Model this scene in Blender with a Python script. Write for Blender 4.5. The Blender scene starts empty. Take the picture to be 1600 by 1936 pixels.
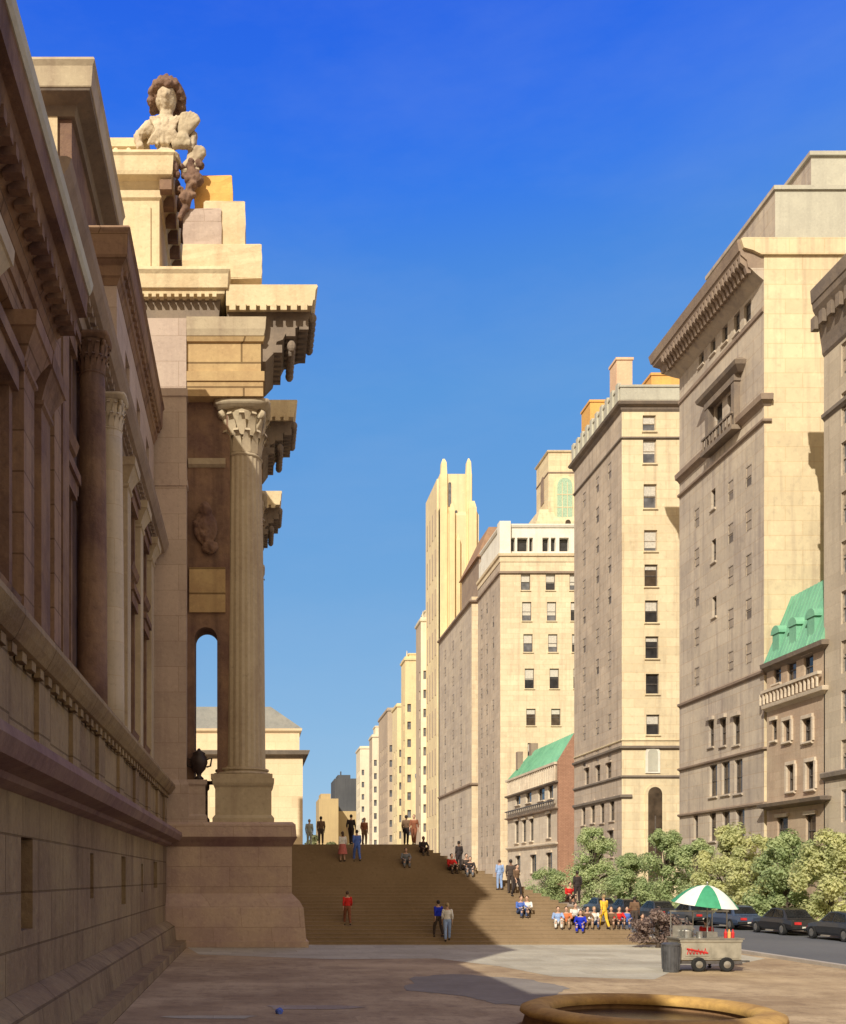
import bpy, bmesh, math, random
from mathutils import Vector, Matrix
random.seed(7)
R = math.radians
S = bpy.context.scene
C = S.collection

# ------------------------------------------------------------------ camera
F = 1900.0; VX = 480.0; VY = 1660.0; EYE = 3.1      # focal length and vanishing point in 1600x1936 units, eye height
cam = bpy.data.cameras.new('camera'); co = bpy.data.objects.new('camera', cam); C.objects.link(co)
co.location = (0, 0, EYE); co.rotation_euler = (R(90), 0, 0)
cam.sensor_fit = 'HORIZONTAL'; cam.sensor_width = 36; cam.lens = 36 * F / 1600
cam.shift_x = (800 - VX) / 1600; cam.shift_y = (VY - 968) / 1600
cam.clip_start = .2; cam.clip_end = 6000
S.camera = co

def X(px, s): return (px - VX) / s
def Z(py, s): return EYE - (py - VY) / s

# ------------------------------------------------------------------ object helpers
def new_obj(name, me, parent=None):
    o = bpy.data.objects.new(name, me); C.objects.link(o)
    if parent: o.parent = parent
    return o
def thing(name, label, cat, loc=(0, 0, 0), rz=0, group=None):
    o = bpy.data.objects.new(name, None); C.objects.link(o)
    o.location = loc; o.rotation_euler = (0, 0, rz); o.empty_display_size = .2
    tag(o, label, cat, group); return o
def tag(o, label, cat, group=None):
    o['label'] = label; o['category'] = cat
    if group: o['group'] = group
    return o
def wloc(o):
    v = Vector((0, 0, 0))
    while o: v += o.location; o = o.parent
    return v
def obj(name, bm, mats, parent=None, smooth=False, world=True, label=None):
    """links bm as ONE mesh; world=True: bm is in world coordinates"""
    bmesh.ops.recalc_face_normals(bm, faces=bm.faces)
    if world and parent:
        bmesh.ops.translate(bm, vec=-wloc(parent), verts=bm.verts)
    me = bpy.data.meshes.new(name); bm.to_mesh(me); bm.free()
    for m in (mats if isinstance(mats, (list, tuple)) else [mats]): me.materials.append(m)
    if smooth: me.polygons.foreach_set('use_smooth', [True] * len(me.polygons))
    o = new_obj(name, me, parent)
    if label: o['label'] = label
    return o
def struct(name, bm, m):
    o = obj(name, bm, m); o['kind'] = 'structure'; return o
def copy_tree(o, parent=None):
    c = o.copy(); C.objects.link(c)
    if parent: c.parent = parent
    for ch in list(o.children): copy_tree(ch, c)
    return c
B = bmesh.new

# ------------------------------------------------------------------ shape helpers
def box(bm, x0, x1, y0, y1, z0, z1, mi=0):
    v = [bm.verts.new(p) for p in ((x0,y0,z0),(x1,y0,z0),(x1,y1,z0),(x0,y1,z0),(x0,y0,z1),(x1,y0,z1),(x1,y1,z1),(x0,y1,z1))]
    for f in ((3,2,1,0),(4,5,6,7),(0,1,5,4),(1,2,6,5),(2,3,7,6),(3,0,4,7)):
        bm.faces.new([v[i] for i in f]).material_index = mi
def tier(bm, rect, levels, sides='WESN', mi=0):
    """lofted rectangle: levels = [(z, outward offset)], offsets only on the listed sides"""
    x0, x1, y0, y1 = rect; rings = []
    for z, o in levels:
        a = x0 - (o if 'W' in sides else 0); b = x1 + (o if 'E' in sides else 0)
        c = y0 - (o if 'S' in sides else 0); d = y1 + (o if 'N' in sides else 0)
        rings.append([bm.verts.new(p) for p in ((a,c,z),(b,c,z),(b,d,z),(a,d,z))])
    for r, q in zip(rings, rings[1:]):
        for i in range(4):
            j = (i + 1) % 4
            bm.faces.new((r[i], r[j], q[j], q[i])).material_index = mi
    bm.faces.new(rings[0][::-1]).material_index = mi; bm.faces.new(rings[-1]).material_index = mi
def lathe(bm, prof, c=(0, 0, 0), n=24, flutes=0, fl=0.0, caps=True):
    rings = []
    for r, z in prof:
        ring = []
        for i in range(n):
            a = 2 * math.pi * i / n
            rr = r
            if flutes: rr = r * (1 - fl * (0.5 - 0.5 * math.cos(a * flutes)))
            ring.append(bm.verts.new((c[0] + rr * math.cos(a), c[1] + rr * math.sin(a), c[2] + z)))
        rings.append(ring)
    for p, q in zip(rings, rings[1:]):
        for i in range(n):
            j = (i + 1) % n; bm.faces.new((p[i], p[j], q[j], q[i]))
    if caps: bm.faces.new(rings[0][::-1]); bm.faces.new(rings[-1])
def tube(bm, pts, radii, n=8, mi=0):
    pts = [Vector(p) for p in pts]; rings = []
    for k, p in enumerate(pts):
        d = (pts[min(k+1, len(pts)-1)] - pts[max(k-1, 0)]).normalized()
        a = d.orthogonal().normalized(); 
        if k and rings:
            a = (prev - d * prev.dot(d)); a = a.normalized() if a.length > 1e-6 else d.orthogonal().normalized()
        prev = a; b = d.cross(a)
        r = radii[k] if isinstance(radii, (list, tuple)) else radii
        rings.append([bm.verts.new(p + r * (math.cos(2*math.pi*i/n) * a + math.sin(2*math.pi*i/n) * b)) for i in range(n)])
    for p, q in zip(rings, rings[1:]):
        for i in range(n):
            j = (i + 1) % n; bm.faces.new((p[i], p[j], q[j], q[i])).material_index = mi
    bm.faces.new(rings[0][::-1]).material_index = mi; bm.faces.new(rings[-1]).material_index = mi
def ball(bm, c, rad, rot=None, u=16, v=10):
    m = Matrix.Translation(c)
    if rot is not None: m = m @ rot
    m = m @ Matrix.Diagonal((rad[0], rad[1], rad[2], 1))
    bmesh.ops.create_uvsphere(bm, u_segments=u, v_segments=v, radius=1, matrix=m)
def holed(bm, face, plane, a0, a1, z0, z1, holes, depth=.35, mi=0):
    """wall face with real openings. face 'S' (plane y=plane, a is x) or 'W' (plane x=plane, a is y) or 'E'; holes (a0,a1,z0,z1)"""
    P = (lambda a, z, d: (a, plane + d, z)) if face == 'S' else ((lambda a, z, d: (plane + d, a, z)) if face == 'W' else (lambda a, z, d: (plane - d, a, z)))
    us = sorted({a0, a1} | {h[0] for h in holes} | {h[1] for h in holes}); vs = sorted({z0, z1} | {h[2] for h in holes} | {h[3] for h in holes})
    us = [u for u in us if a0 <= u <= a1]; vs = [v for v in vs if z0 <= v <= z1]
    V = {}
    def vert(i, j):
        if (i, j) not in V: V[i, j] = bm.verts.new(P(us[i], vs[j], 0))
        return V[i, j]
    for i in range(len(us) - 1):
        for j in range(len(vs) - 1):
            cu = (us[i] + us[i+1]) / 2; cv = (vs[j] + vs[j+1]) / 2
            if any(h[0] < cu < h[1] and h[2] < cv < h[3] for h in holes): continue
            bm.faces.new((vert(i, j), vert(i+1, j), vert(i+1, j+1), vert(i, j+1))).material_index = mi
    for h in holes:
        q = [(h[0], h[2]), (h[1], h[2]), (h[1], h[3]), (h[0], h[3])]
        f = [bm.verts.new(P(a, z, 0)) for a, z in q]; b = [bm.verts.new(P(a, z, depth)) for a, z in q]
        for i in range(4):
            j = (i + 1) % 4; bm.faces.new((f[i], f[j], b[j], b[i])).material_index = mi

# ------------------------------------------------------------------ materials
def mat(name):
    m = bpy.data.materials.new(name); m.use_nodes = True
    nt = m.node_tree; bs = nt.nodes['Principled BSDF']
    return m, nt, bs
def N(nt, t, **kw):
    n = nt.nodes.new(t)
    for k, v in kw.items():
        if k in n.inputs: n.inputs[k].default_value = v
        else: setattr(n, k, v)
    return n
def rgb(c): return (c[0], c[1], c[2], 1)
def scale(c, k): return tuple(max(0, x * k) for x in c)
def mixrgb(nt, a, b, fac, mode='MIX'):
    n = nt.nodes.new('ShaderNodeMix'); n.data_type = 'RGBA'; n.blend_type = mode
    for sock, v in ((n.inputs[0], fac), (n.inputs[6], a), (n.inputs[7], b)):
        if hasattr(v, 'node'): nt.links.new(v, sock)
        else: sock.default_value = rgb(v) if isinstance(v, tuple) else v
    return n.outputs[2]
def ramp(nt, src, lo, hi):
    n = nt.nodes.new('ShaderNodeMapRange'); n.inputs[1].default_value = lo; n.inputs[2].default_value = hi
    nt.links.new(src, n.inputs[0]); return n.outputs[0]
def stone(name, c1, c2, c3=None, course=0.0, length=1.2, joint=.015, joint_dark=.55, big=.16, streak=.5, bump=.35, rough=.88, fine=5.0, patch=.12):
    """weathered masonry in world coordinates: large stains, fine grain, vertical weather streaks, optional ashlar joints"""
    c3 = c3 or scale(c1, .6)
    m, nt, bs = mat(name); L = nt.links.new
    g = N(nt, 'ShaderNodeNewGeometry'); sp = N(nt, 'ShaderNodeSeparateXYZ'); L(g.outputs['Position'], sp.inputs[0])
    n1 = N(nt, 'ShaderNodeTexNoise', Scale=big, Detail=6.0, Roughness=.62); L(g.outputs['Position'], n1.inputs['Vector'])
    n2 = N(nt, 'ShaderNodeTexNoise', Scale=fine, Detail=5.0, Roughness=.65); L(g.outputs['Position'], n2.inputs['Vector'])
    mp = N(nt, 'ShaderNodeMapping'); mp.inputs['Scale'].default_value = (1.5, 1.5, .09); L(g.outputs['Position'], mp.inputs['Vector'])
    n3 = N(nt, 'ShaderNodeTexNoise', Scale=1.0, Detail=5.0, Roughness=.6); L(mp.outputs[0], n3.inputs['Vector'])
    col = mixrgb(nt, c1, c2, ramp(nt, n1.outputs[0], .36, .64))
    col = mixrgb(nt, col, c3, N2(nt, ramp(nt, n3.outputs[0], .5, .74), streak))
    col = mixrgb(nt, col, scale(c1, 1.25), N2(nt, ramp(nt, n2.outputs[0], .55, .8), .5))
    col = mixrgb(nt, col, scale(c3, .8), N2(nt, ramp(nt, n2.outputs[0], .45, .2), .45))
    hgt = n2.outputs[0]
    if course:
        ad = N(nt, 'ShaderNodeMath', operation='ADD'); L(sp.outputs[0], ad.inputs[0]); L(sp.outputs[1], ad.inputs[1])
        cb = N(nt, 'ShaderNodeCombineXYZ'); L(ad.outputs[0], cb.inputs[0]); L(sp.outputs[2], cb.inputs[1])
        bk = N(nt, 'ShaderNodeTexBrick', Scale=1.0); L(cb.outputs[0], bk.inputs['Vector'])
        bk.inputs['Color1'].default_value = (1, 1, 1, 1); bk.inputs['Color2'].default_value = (1 - patch, 1 - patch*1.05, 1 - patch*1.1, 1)
        bk.inputs['Mortar'].default_value = (joint_dark, joint_dark * .93, joint_dark * .86, 1)
        bk.inputs['Mortar Size'].default_value = joint; bk.inputs['Mortar Smooth'].default_value = .3
        bk.inputs['Brick Width'].default_value = length; bk.inputs['Row Height'].default_value = course
        col = mixrgb(nt, col, bk.outputs['Color'], 1.0, 'MULTIPLY')
        mh = N(nt, 'ShaderNodeMath', operation='MULTIPLY_ADD'); L(bk.outputs['Fac'], mh.inputs[0]); mh.inputs[1].default_value = -1.2; L(n2.outputs[0], mh.inputs[2])
        hgt = mh.outputs[0]
    L(col, bs.inputs['Base Color']); bs.inputs['Roughness'].default_value = rough
    bs.inputs['Specular IOR Level'].default_value = .25
    if bump:
        bp = N(nt, 'ShaderNodeBump', Strength=bump, Distance=.06); L(hgt, bp.inputs['Height']); L(bp.outputs[0], bs.inputs['Normal'])
    return m
def N2(nt, src, k):
    n = N(nt, 'ShaderNodeMath', operation='MULTIPLY'); nt.links.new(src, n.inputs[0]); n.inputs[1].default_value = k; return n.outputs[0]
def plain(name, c, rough=.6, metal=0.0, var=.35, sc=6.0, spec=.4):
    m, nt, bs = mat(name); L = nt.links.new
    tc = N(nt, 'ShaderNodeTexCoord'); n = N(nt, 'ShaderNodeTexNoise', Scale=sc, Detail=4.0); L(tc.outputs['Object'], n.inputs['Vector'])
    L(mixrgb(nt, scale(c, 1 + var * .4), scale(c, 1 - var), ramp(nt, n.outputs[0], .35, .7)), bs.inputs['Base Color'])
    bs.inputs['Roughness'].default_value = rough; bs.inputs['Metallic'].default_value = metal; bs.inputs['Specular IOR Level'].default_value = spec
    return m
def glass(name, c, rough=.12):
    m = plain(name, c, rough=rough, var=.5, sc=1.3, spec=.6); return m
def leafmat(name, c, c2):
    m, nt, bs = mat(name); L = nt.links.new
    g = N(nt, 'ShaderNodeNewGeometry'); n = N(nt, 'ShaderNodeTexNoise', Scale=.9, Detail=4.0); L(g.outputs['Position'], n.inputs['Vector'])
    n2 = N(nt, 'ShaderNodeTexNoise', Scale=7.0, Detail=2.0); L(g.outputs['Position'], n2.inputs['Vector'])
    col = mixrgb(nt, c, c2, ramp(nt, n.outputs[0], .38, .62)); col = mixrgb(nt, col, scale(c, .5), N2(nt, ramp(nt, n2.outputs[0], .5, .75), .7))
    L(col, bs.inputs['Base Color']); bs.inputs['Roughness'].default_value = .65
    tr = N(nt, 'ShaderNodeBsdfTranslucent'); L(col, tr.inputs[0]); mx = N(nt, 'ShaderNodeMixShader'); mx.inputs[0].default_value = .45
    L(bs.outputs[0], mx.inputs[1]); L(tr.outputs[0], mx.inputs[2]); L(mx.outputs[0], nt.nodes['Material Output'].inputs[0])
    return m

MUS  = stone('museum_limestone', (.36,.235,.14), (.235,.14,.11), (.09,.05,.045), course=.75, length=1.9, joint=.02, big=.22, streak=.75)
MUSB = stone('museum_rough_base', (.35,.26,.145), (.235,.16,.10), (.105,.065,.045), course=.95, length=2.4, joint=.022, big=.35, streak=.6, bump=.6)
MUSM = stone('museum_mauve_pier', (.58,.465,.38), (.47,.365,.305), (.32,.23,.20), course=1.15, length=4, joint=.012, joint_dark=.7, big=.25, streak=.45)
MUSD = stone('museum_dark_carving_shade', (.27,.17,.11), (.155,.09,.075), (.06,.035,.033), big=.7, streak=.7, bump=.8, fine=3.0)
MUSC = stone('museum_column_stone', (.54,.455,.315), (.43,.345,.24), (.28,.20,.15), big=.3, streak=.6, bump=.25)
MUSL = stone('museum_sunlit_cream', (.74,.62,.40), (.64,.50,.31), (.42,.31,.19), big=.4, streak=.5, bump=.5)  # paler copy of the museum stone, sunlight put into its colour
OCH  = stone('museum_ochre_panel', (.58,.42,.21), (.46,.31,.16), (.30,.19,.10), course=1.15, length=9, joint=.05, joint_dark=.4, big=.5, streak=.4)
MAUV = stone('museum_mauve_base', (.55,.415,.315), (.44,.315,.275), (.34,.22,.22), course=.9, length=2.6, joint=.012, joint_dark=.75, big=.5, streak=.3, bump=.6)
PINK = stone('museum_ledge_stone', (.26,.17,.135), (.19,.11,.105), (.09,.05,.052), big=.5, streak=.4)
WING = stone('wing_cream', (.86,.71,.47), (.80,.62,.40), (.66,.49,.32), course=1.2, length=3, joint=.02, joint_dark=.85, big=.2, streak=.3, bump=.15)
GRAYR = stone('wing_slate', (.30,.29,.25), (.24,.24,.215), (.17,.165,.15), big=.5, streak=.5)
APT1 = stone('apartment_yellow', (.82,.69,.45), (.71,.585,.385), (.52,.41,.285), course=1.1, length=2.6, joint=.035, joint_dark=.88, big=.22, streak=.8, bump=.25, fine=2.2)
APT1W = stone('apartment_taupe_shade', (.61,.52,.405), (.48,.41,.34), (.335,.275,.245), course=1.1, length=2.6, joint=.035, joint_dark=.88, big=.2, streak=.85, bump=.25, fine=2.2)  # darker copy for avenue sides, their shade mixed into the colour
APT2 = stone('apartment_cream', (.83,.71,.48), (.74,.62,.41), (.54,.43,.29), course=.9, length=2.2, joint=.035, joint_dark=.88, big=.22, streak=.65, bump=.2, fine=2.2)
APT2W = stone('apartment_buff_shade', (.61,.505,.39), (.48,.40,.32), (.335,.27,.22), course=.9, length=2.2, joint=.035, joint_dark=.88, big=.2, streak=.85, bump=.2, fine=2.2)  # cream stone darkened for the facades turned away from the sun
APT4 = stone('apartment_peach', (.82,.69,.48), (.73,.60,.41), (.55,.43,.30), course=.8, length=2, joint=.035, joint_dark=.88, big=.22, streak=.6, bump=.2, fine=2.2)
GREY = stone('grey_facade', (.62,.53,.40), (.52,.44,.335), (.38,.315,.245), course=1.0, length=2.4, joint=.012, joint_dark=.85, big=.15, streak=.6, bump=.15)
WHST = stone('pale_house_stone', (.74,.64,.50), (.62,.52,.40), (.44,.36,.29), course=.6, length=1.4, joint=.012, joint_dark=.85, big=.3, streak=.5, bump=.2)
TANH = stone('house_tan_stone', (.58,.46,.33), (.50,.37,.265), (.36,.26,.19), course=.6, length=1.4, joint=.012, joint_dark=.85, big=.3, streak=.5, bump=.2)
BRICK = stone('red_brick', (.50,.28,.185), (.42,.235,.155), (.26,.13,.09), course=.16, length=.42, joint=.012, big=.4, streak=.3)
CORN = stone('cornice_brown', (.36,.275,.205), (.28,.21,.165), (.18,.13,.105), big=.4, streak=.4, bump=.3)
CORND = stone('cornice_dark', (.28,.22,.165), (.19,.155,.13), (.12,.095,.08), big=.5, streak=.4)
BAND = stone('band_dark', (.27,.225,.18), (.21,.175,.145), (.14,.11,.095), big=.5, streak=.4)
PARA = stone('parapet_grey', (.56,.54,.44), (.48,.46,.38), (.36,.34,.29), big=.4, streak=.4)
ORNG = stone('terracotta', (.80,.47,.14), (.70,.39,.13), (.55,.30,.10), big=.4, streak=.4)
PNKC = stone('pink_chimney', (.80,.56,.37), (.70,.47,.31), (.55,.36,.25), big=.4, streak=.4)
WHITE = stone('white_terracotta', (.82,.79,.70), (.74,.70,.60), (.55,.50,.43), big=.4, streak=.4, bump=.15)
GREEN = stone('green_copper', (.24,.52,.34), (.19,.44,.29), (.13,.33,.225), big=.5, streak=.7, bump=.2)
YELT = stone('tower_yellow', (.82,.69,.43), (.72,.59,.37), (.55,.44,.29), big=.08, streak=.6, bump=.1, fine=.8)
YELS = stone('far_yellow', (.84,.69,.40), (.74,.58,.33), (.58,.45,.28), big=.06, streak=.7, bump=.1, fine=.6)
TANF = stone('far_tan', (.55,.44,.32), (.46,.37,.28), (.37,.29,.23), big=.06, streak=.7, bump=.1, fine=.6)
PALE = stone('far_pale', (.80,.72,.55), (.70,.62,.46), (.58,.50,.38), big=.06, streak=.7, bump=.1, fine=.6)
SLAB = stone('far_slab', (.10,.105,.115), (.075,.08,.09), (.05,.05,.06), big=.05, streak=.5, bump=0)
OCHF = stone('far_ochre', (.52,.40,.21), (.44,.33,.18), (.36,.27,.16), big=.05, streak=.5, bump=0)
STEP = stone('step_granite', (.285,.205,.125), (.235,.165,.095), (.165,.11,.065), big=.25, streak=.0, bump=.2)
GLD = glass('window_dark', (.035,.034,.036)); GLB = glass('window_brown', (.09,.065,.045)); GLG = glass('window_grey', (.16,.16,.17))
BLNT = plain('window_shade_tan', (.40,.325,.245), var=.3, sc=.7); BLND = plain('window_blind', (.62,.58,.50), var=.2); FRM = plain('window_frame', (.13,.11,.095)); FRMW = plain('window_frame_pale', (.43,.355,.27))
GLT = plain('shaded_window', (.20,.165,.135), rough=.6, var=.5, sc=.4, spec=.2)
BRNZ = plain('bronze', (.035,.022,.02), rough=.5)
GRNW = plain('green_glass', (.42,.58,.42), rough=.3)

# ------------------------------------------------------------------ window helper
WN = [0]
def window(par, face, plane, a0, a1, z0, z1, kind='dark', frame=None, depth=.28, arch=False, blind=0.0, pars=True):
    """window in an opening: frame part with pane (and blind) as sub-parts, set back from the wall plane"""
    frame = frame or FRM; g = {'dark': GLD, 'brown': GLB, 'grey': GLG, 'green': GRNW}[kind] if depth >= .15 else GLT
    w = a1 - a0; t = min(.09, w * .1); d0 = depth - .1
    def bx(bm, aa, ab, za, zb, da, db):
        if face == 'S': box(bm, aa, ab, plane + da, plane + db, za, zb)
        elif face == 'W': box(bm, plane + da, plane + db, aa, ab, za, zb)
        else: box(bm, plane - db, plane - da, aa, ab, za, zb)
    bm = B()
    bx(bm, a0, a0+t, z0, z1, d0, depth); bx(bm, a1-t, a1, z0, z1, d0, depth)
    bx(bm, a0+t, a1-t, z0, z0+t, d0, depth); bx(bm, a0+t, a1-t, z1-t, z1, d0, depth)
    zm = (z0 + z1) / 2; bx(bm, a0+t, a1-t, zm - t*.4, zm + t*.4, d0, depth)
    f = obj('window', bm, frame, par)
    bm = B(); bx(bm, a0 - .05, a1 + .05, z0 - .05, z1 + .05, depth - .03, depth + .02); obj('pane', bm, g, f)
    if blind:
        bm = B(); bx(bm, a0+t, a1-t, z1 - t - (z1-z0-2*t) * blind, z1 - t, depth - .055, depth - .035); obj('blind', bm, BLNT if depth < .25 else BLND, f)
    return f
def sills(root, face, plane, holes, proj=.14, m=None, name='window_sill'):
    for h in holes:
        bm = B()
        if face == 'S': tier(bm, (h[0]-.1, h[1]+.1, plane + .003, plane + .1), [(h[2]-.2,proj*.5),(h[2]-.12,proj),(h[2]-.003,proj*.9)], 'S')
        else: tier(bm, (plane + .003, plane + .1, h[0]-.1, h[1]+.1), [(h[2]-.2,proj*.5),(h[2]-.12,proj),(h[2]-.003,proj*.9)], 'W')
        obj(name, bm, m, root)
def lintels(root, face, plane, holes, proj=.1, hh=.28, m=None):
    for h in holes:
        bm = B()
        if face == 'S': box(bm, h[0]-.12, h[1]+.12, plane - proj, plane + .1, h[3]+.003, h[3]+hh)
        else: box(bm, plane - proj, plane + .1, h[0]-.12, h[1]+.12, h[3]+.003, h[3]+hh)
        obj('lintel', bm, m, root)
def arch_poly(bm, face, plane, a0, a1, z0, z1, da, db, n=10, mi=0):
    """solid arched slab"""
    r = (a1 - a0) / 2; c = (a0 + a1) / 2; zz = z1 - r
    pts = [(a0, z0), (a1, z0)] + [(c + r * math.cos(math.pi * i / n), zz + r * math.sin(math.pi * i / n)) for i in range(n + 1)]
    P = (lambda a, z, d: (a, plane + d, z)) if face == 'S' else (lambda a, z, d: (plane + d, a, z))
    f = [bm.verts.new(P(a, z, da)) for a, z in pts]; b = [bm.verts.new(P(a, z, db)) for a, z in pts]
    bm.faces.new(f).material_index = mi; bm.faces.new(b[::-1]).material_index = mi
    for i in range(len(pts)):
        j = (i + 1) % len(pts); bm.faces.new((f[i], b[i], b[j], f[j])).material_index = mi
def arch_wall(bm, y0, y1, x0, x1, z0, z1, a0, a1, s0, s1, n=14):
    """wall slab (y0..y1) between x0..x1, z0..z1 with an arched hole a0..a1 from s0 to crown s1"""
    r = (a1 - a0) / 2; c = (a0 + a1) / 2; zz = s1 - r
    arc = [(c - r * math.cos(math.pi * i / n), zz + r * math.sin(math.pi * i / n)) for i in range(n + 1)]
    def quad(q):
        f = [bm.verts.new((a, y0, z)) for a, z in q]; b = [bm.verts.new((a, y1, z)) for a, z in q]
        bm.faces.new(f); bm.faces.new(b[::-1])
    quad([(x0, z0), (a0, z0), (a0, z1), (x0, z1)]); quad([(a1, z0), (x1, z0), (x1, z1), (a1, z1)])
    if s0 > z0: quad([(a0, z0), (a1, z0), (a1, s0), (a0, s0)])
    for p, q in zip(arc, arc[1:]): quad([p, q, (q[0], z1), (p[0], z1)])
    jam = [(a0, s0)] + arc + [(a1, s0)]
    for p, q in list(zip(jam, jam[1:])) + [(jam[-1], jam[0])]:
        bm.faces.new([bm.verts.new(v) for v in ((p[0], y0, p[1]), (q[0], y0, q[1]), (q[0], y1, q[1]), (p[0], y1, p[1]))])
    for (xa, za), (xb, zb) in (((x0,z0),(x0,z1)), ((x1,z0),(x1,z1)), ((x0,z1),(x1,z1))):
        bm.faces.new([bm.verts.new(v) for v in ((xa, y0, za), (xb, y0, zb), (xb, y1, zb), (xa, y1, za))])

def remeshed(name, bm, voxel, ratio):
    bmesh.ops.recalc_face_normals(bm, faces=bm.faces)
    me = bpy.data.meshes.new('tmp'); bm.to_mesh(me); bm.free(); o = bpy.data.objects.new('tmp', me); C.objects.link(o)
    m = o.modifiers.new('r', 'REMESH'); m.mode = 'VOXEL'; m.voxel_size = voxel; m.use_smooth_shade = True
    s = o.modifiers.new('s', 'SMOOTH'); s.factor = .5; s.iterations = 2
    if ratio < 1: d = o.modifiers.new('d', 'DECIMATE'); d.ratio = ratio
    dg = bpy.context.evaluated_depsgraph_get(); out = bpy.data.meshes.new_from_object(o.evaluated_get(dg)); out.name = name
    bpy.data.objects.remove(o); bpy.data.meshes.remove(me); return out
from mathutils import noise as mnoise
def carved(name, bm, m, parent, voxel=.03, amp=.03, freq=4.0, label=None):
    """one weathered carved mass out of overlapping shapes"""
    if parent: bmesh.ops.translate(bm, vec=-wloc(parent), verts=bm.verts)
    me = remeshed(name, bm, voxel, 1.0)
    for v in me.vertices:
        v.co += v.normal * (amp * mnoise.noise(v.co * freq) + amp * .5 * mnoise.noise(v.co * freq * 2.7))
    me.materials.clear(); me.materials.append(m); o = new_obj(name, me, parent)
    if label: o['label'] = label
    return o

# ================================================================== SETTING
def sheet(name, x0, x1, y0, y1, z, m):
    bm = B(); v = [bm.verts.new(p) for p in ((x0,y0,z),(x1,y0,z),(x1,y1,z),(x0,y1,z))]; bm.faces.new(v)
    return struct(name, bm, m)
EARTH = stone('ground_earth', (.26,.20,.14), (.21,.165,.12), (.16,.12,.09), big=.05, streak=0, bump=0)
PAVE = stone('plaza_paving', (.38,.265,.18), (.29,.195,.13), (.19,.12,.08), big=.38, streak=0, bump=.3, fine=1.6)
def paving(name, c1, c2, c3, bw, bh, joint=.012, big=.35):
    m, nt, bs = mat(name); L = nt.links.new
    g = N(nt, 'ShaderNodeNewGeometry')
    n1 = N(nt, 'ShaderNodeTexNoise', Scale=big, Detail=6.0, Roughness=.6); L(g.outputs['Position'], n1.inputs['Vector'])
    n2 = N(nt, 'ShaderNodeTexNoise', Scale=2.2, Detail=6.0, Roughness=.7); L(g.outputs['Position'], n2.inputs['Vector'])
    col = mixrgb(nt, c1, c2, ramp(nt, n1.outputs[0], .4, .6)); col = mixrgb(nt, col, c3, N2(nt, ramp(nt, n2.outputs[0], .48, .72), .7))
    bk = N(nt, 'ShaderNodeTexBrick', Scale=1.0); L(g.outputs['Position'], bk.inputs['Vector'])
    bk.inputs['Color1'].default_value = (1,1,1,1); bk.inputs['Color2'].default_value = (.82,.8,.78,1); bk.inputs['Mortar'].default_value = (.74,.72,.68,1)
    bk.inputs['Mortar Size'].default_value = joint; bk.inputs['Brick Width'].default_value = bw; bk.inputs['Row Height'].default_value = bh
    n4 = N(nt, 'ShaderNodeTexNoise', Scale=13.0, Detail=5.0, Roughness=.7); L(g.outputs['Position'], n4.inputs['Vector'])
    col = mixrgb(nt, col, scale(c3, .7), N2(nt, ramp(nt, n4.outputs[0], .52, .75), .6))
    n5 = N(nt, 'ShaderNodeTexNoise', Scale=.16, Detail=3.0); L(g.outputs['Position'], n5.inputs['Vector'])
    col = mixrgb(nt, col, scale(c1, 1.2), N2(nt, ramp(nt, n5.outputs[0], .5, .7), .6))
    L(mixrgb(nt, col, bk.outputs['Color'], 1.0, 'MULTIPLY'), bs.inputs['Base Color']); bs.inputs['Roughness'].default_value = .85
    bp = N(nt, 'ShaderNodeBump', Strength=.25, Distance=.03); L(n2.outputs[0], bp.inputs['Height']); L(bp.outputs[0], bs.inputs['Normal'])
    return m
PLAZA = paving('plaza_ground', (.50,.38,.23), (.345,.245,.14), (.18,.115,.065), 1.5, .9, joint=.004, big=.30)
LITPAVE = paving('pale_sunlit_slabs', (.52,.49,.385), (.44,.41,.32), (.34,.29,.22), 1.8, 1.2)
SIDEW = paving('sidewalk_slabs', (.40,.34,.28), (.34,.28,.23), (.25,.2,.165), 1.5, 1.5)
ASPH = stone('asphalt', (.135,.14,.15), (.105,.11,.12), (.08,.08,.085), big=.12, streak=0, bump=.15, fine=4)
CURB = stone('curb_granite', (.42,.38,.33), (.36,.32,.28), (.26,.23,.2), big=.6, streak=0)
PATCH = stone('patch_grey', (.27,.245,.215), (.215,.19,.165), (.15,.13,.11), big=.6, streak=0, bump=.2)
sheet('ground', -1500, 1500, -600, 3000, 0, EARTH)
RX0, RX1 = 20.3, 30.3
sheet('plaza', -13, RX0 - .3, -60, 46.6, .004, PLAZA)
sheet('road', RX0, RX1, -60, 420, .003, ASPH)
bm = B(); box(bm, RX0 - .3, RX0, -60, 420, -.1, .13); struct('curb', bm, CURB)
bm = B(); box(bm, RX1, RX1 + .3, -60, 420, -.1, .13); struct('curb', bm, CURB)
bm = B(); box(bm, RX1 + .3, 60, -60, 420, -.1, .12); struct('sidewalk', bm, SIDEW)
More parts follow.
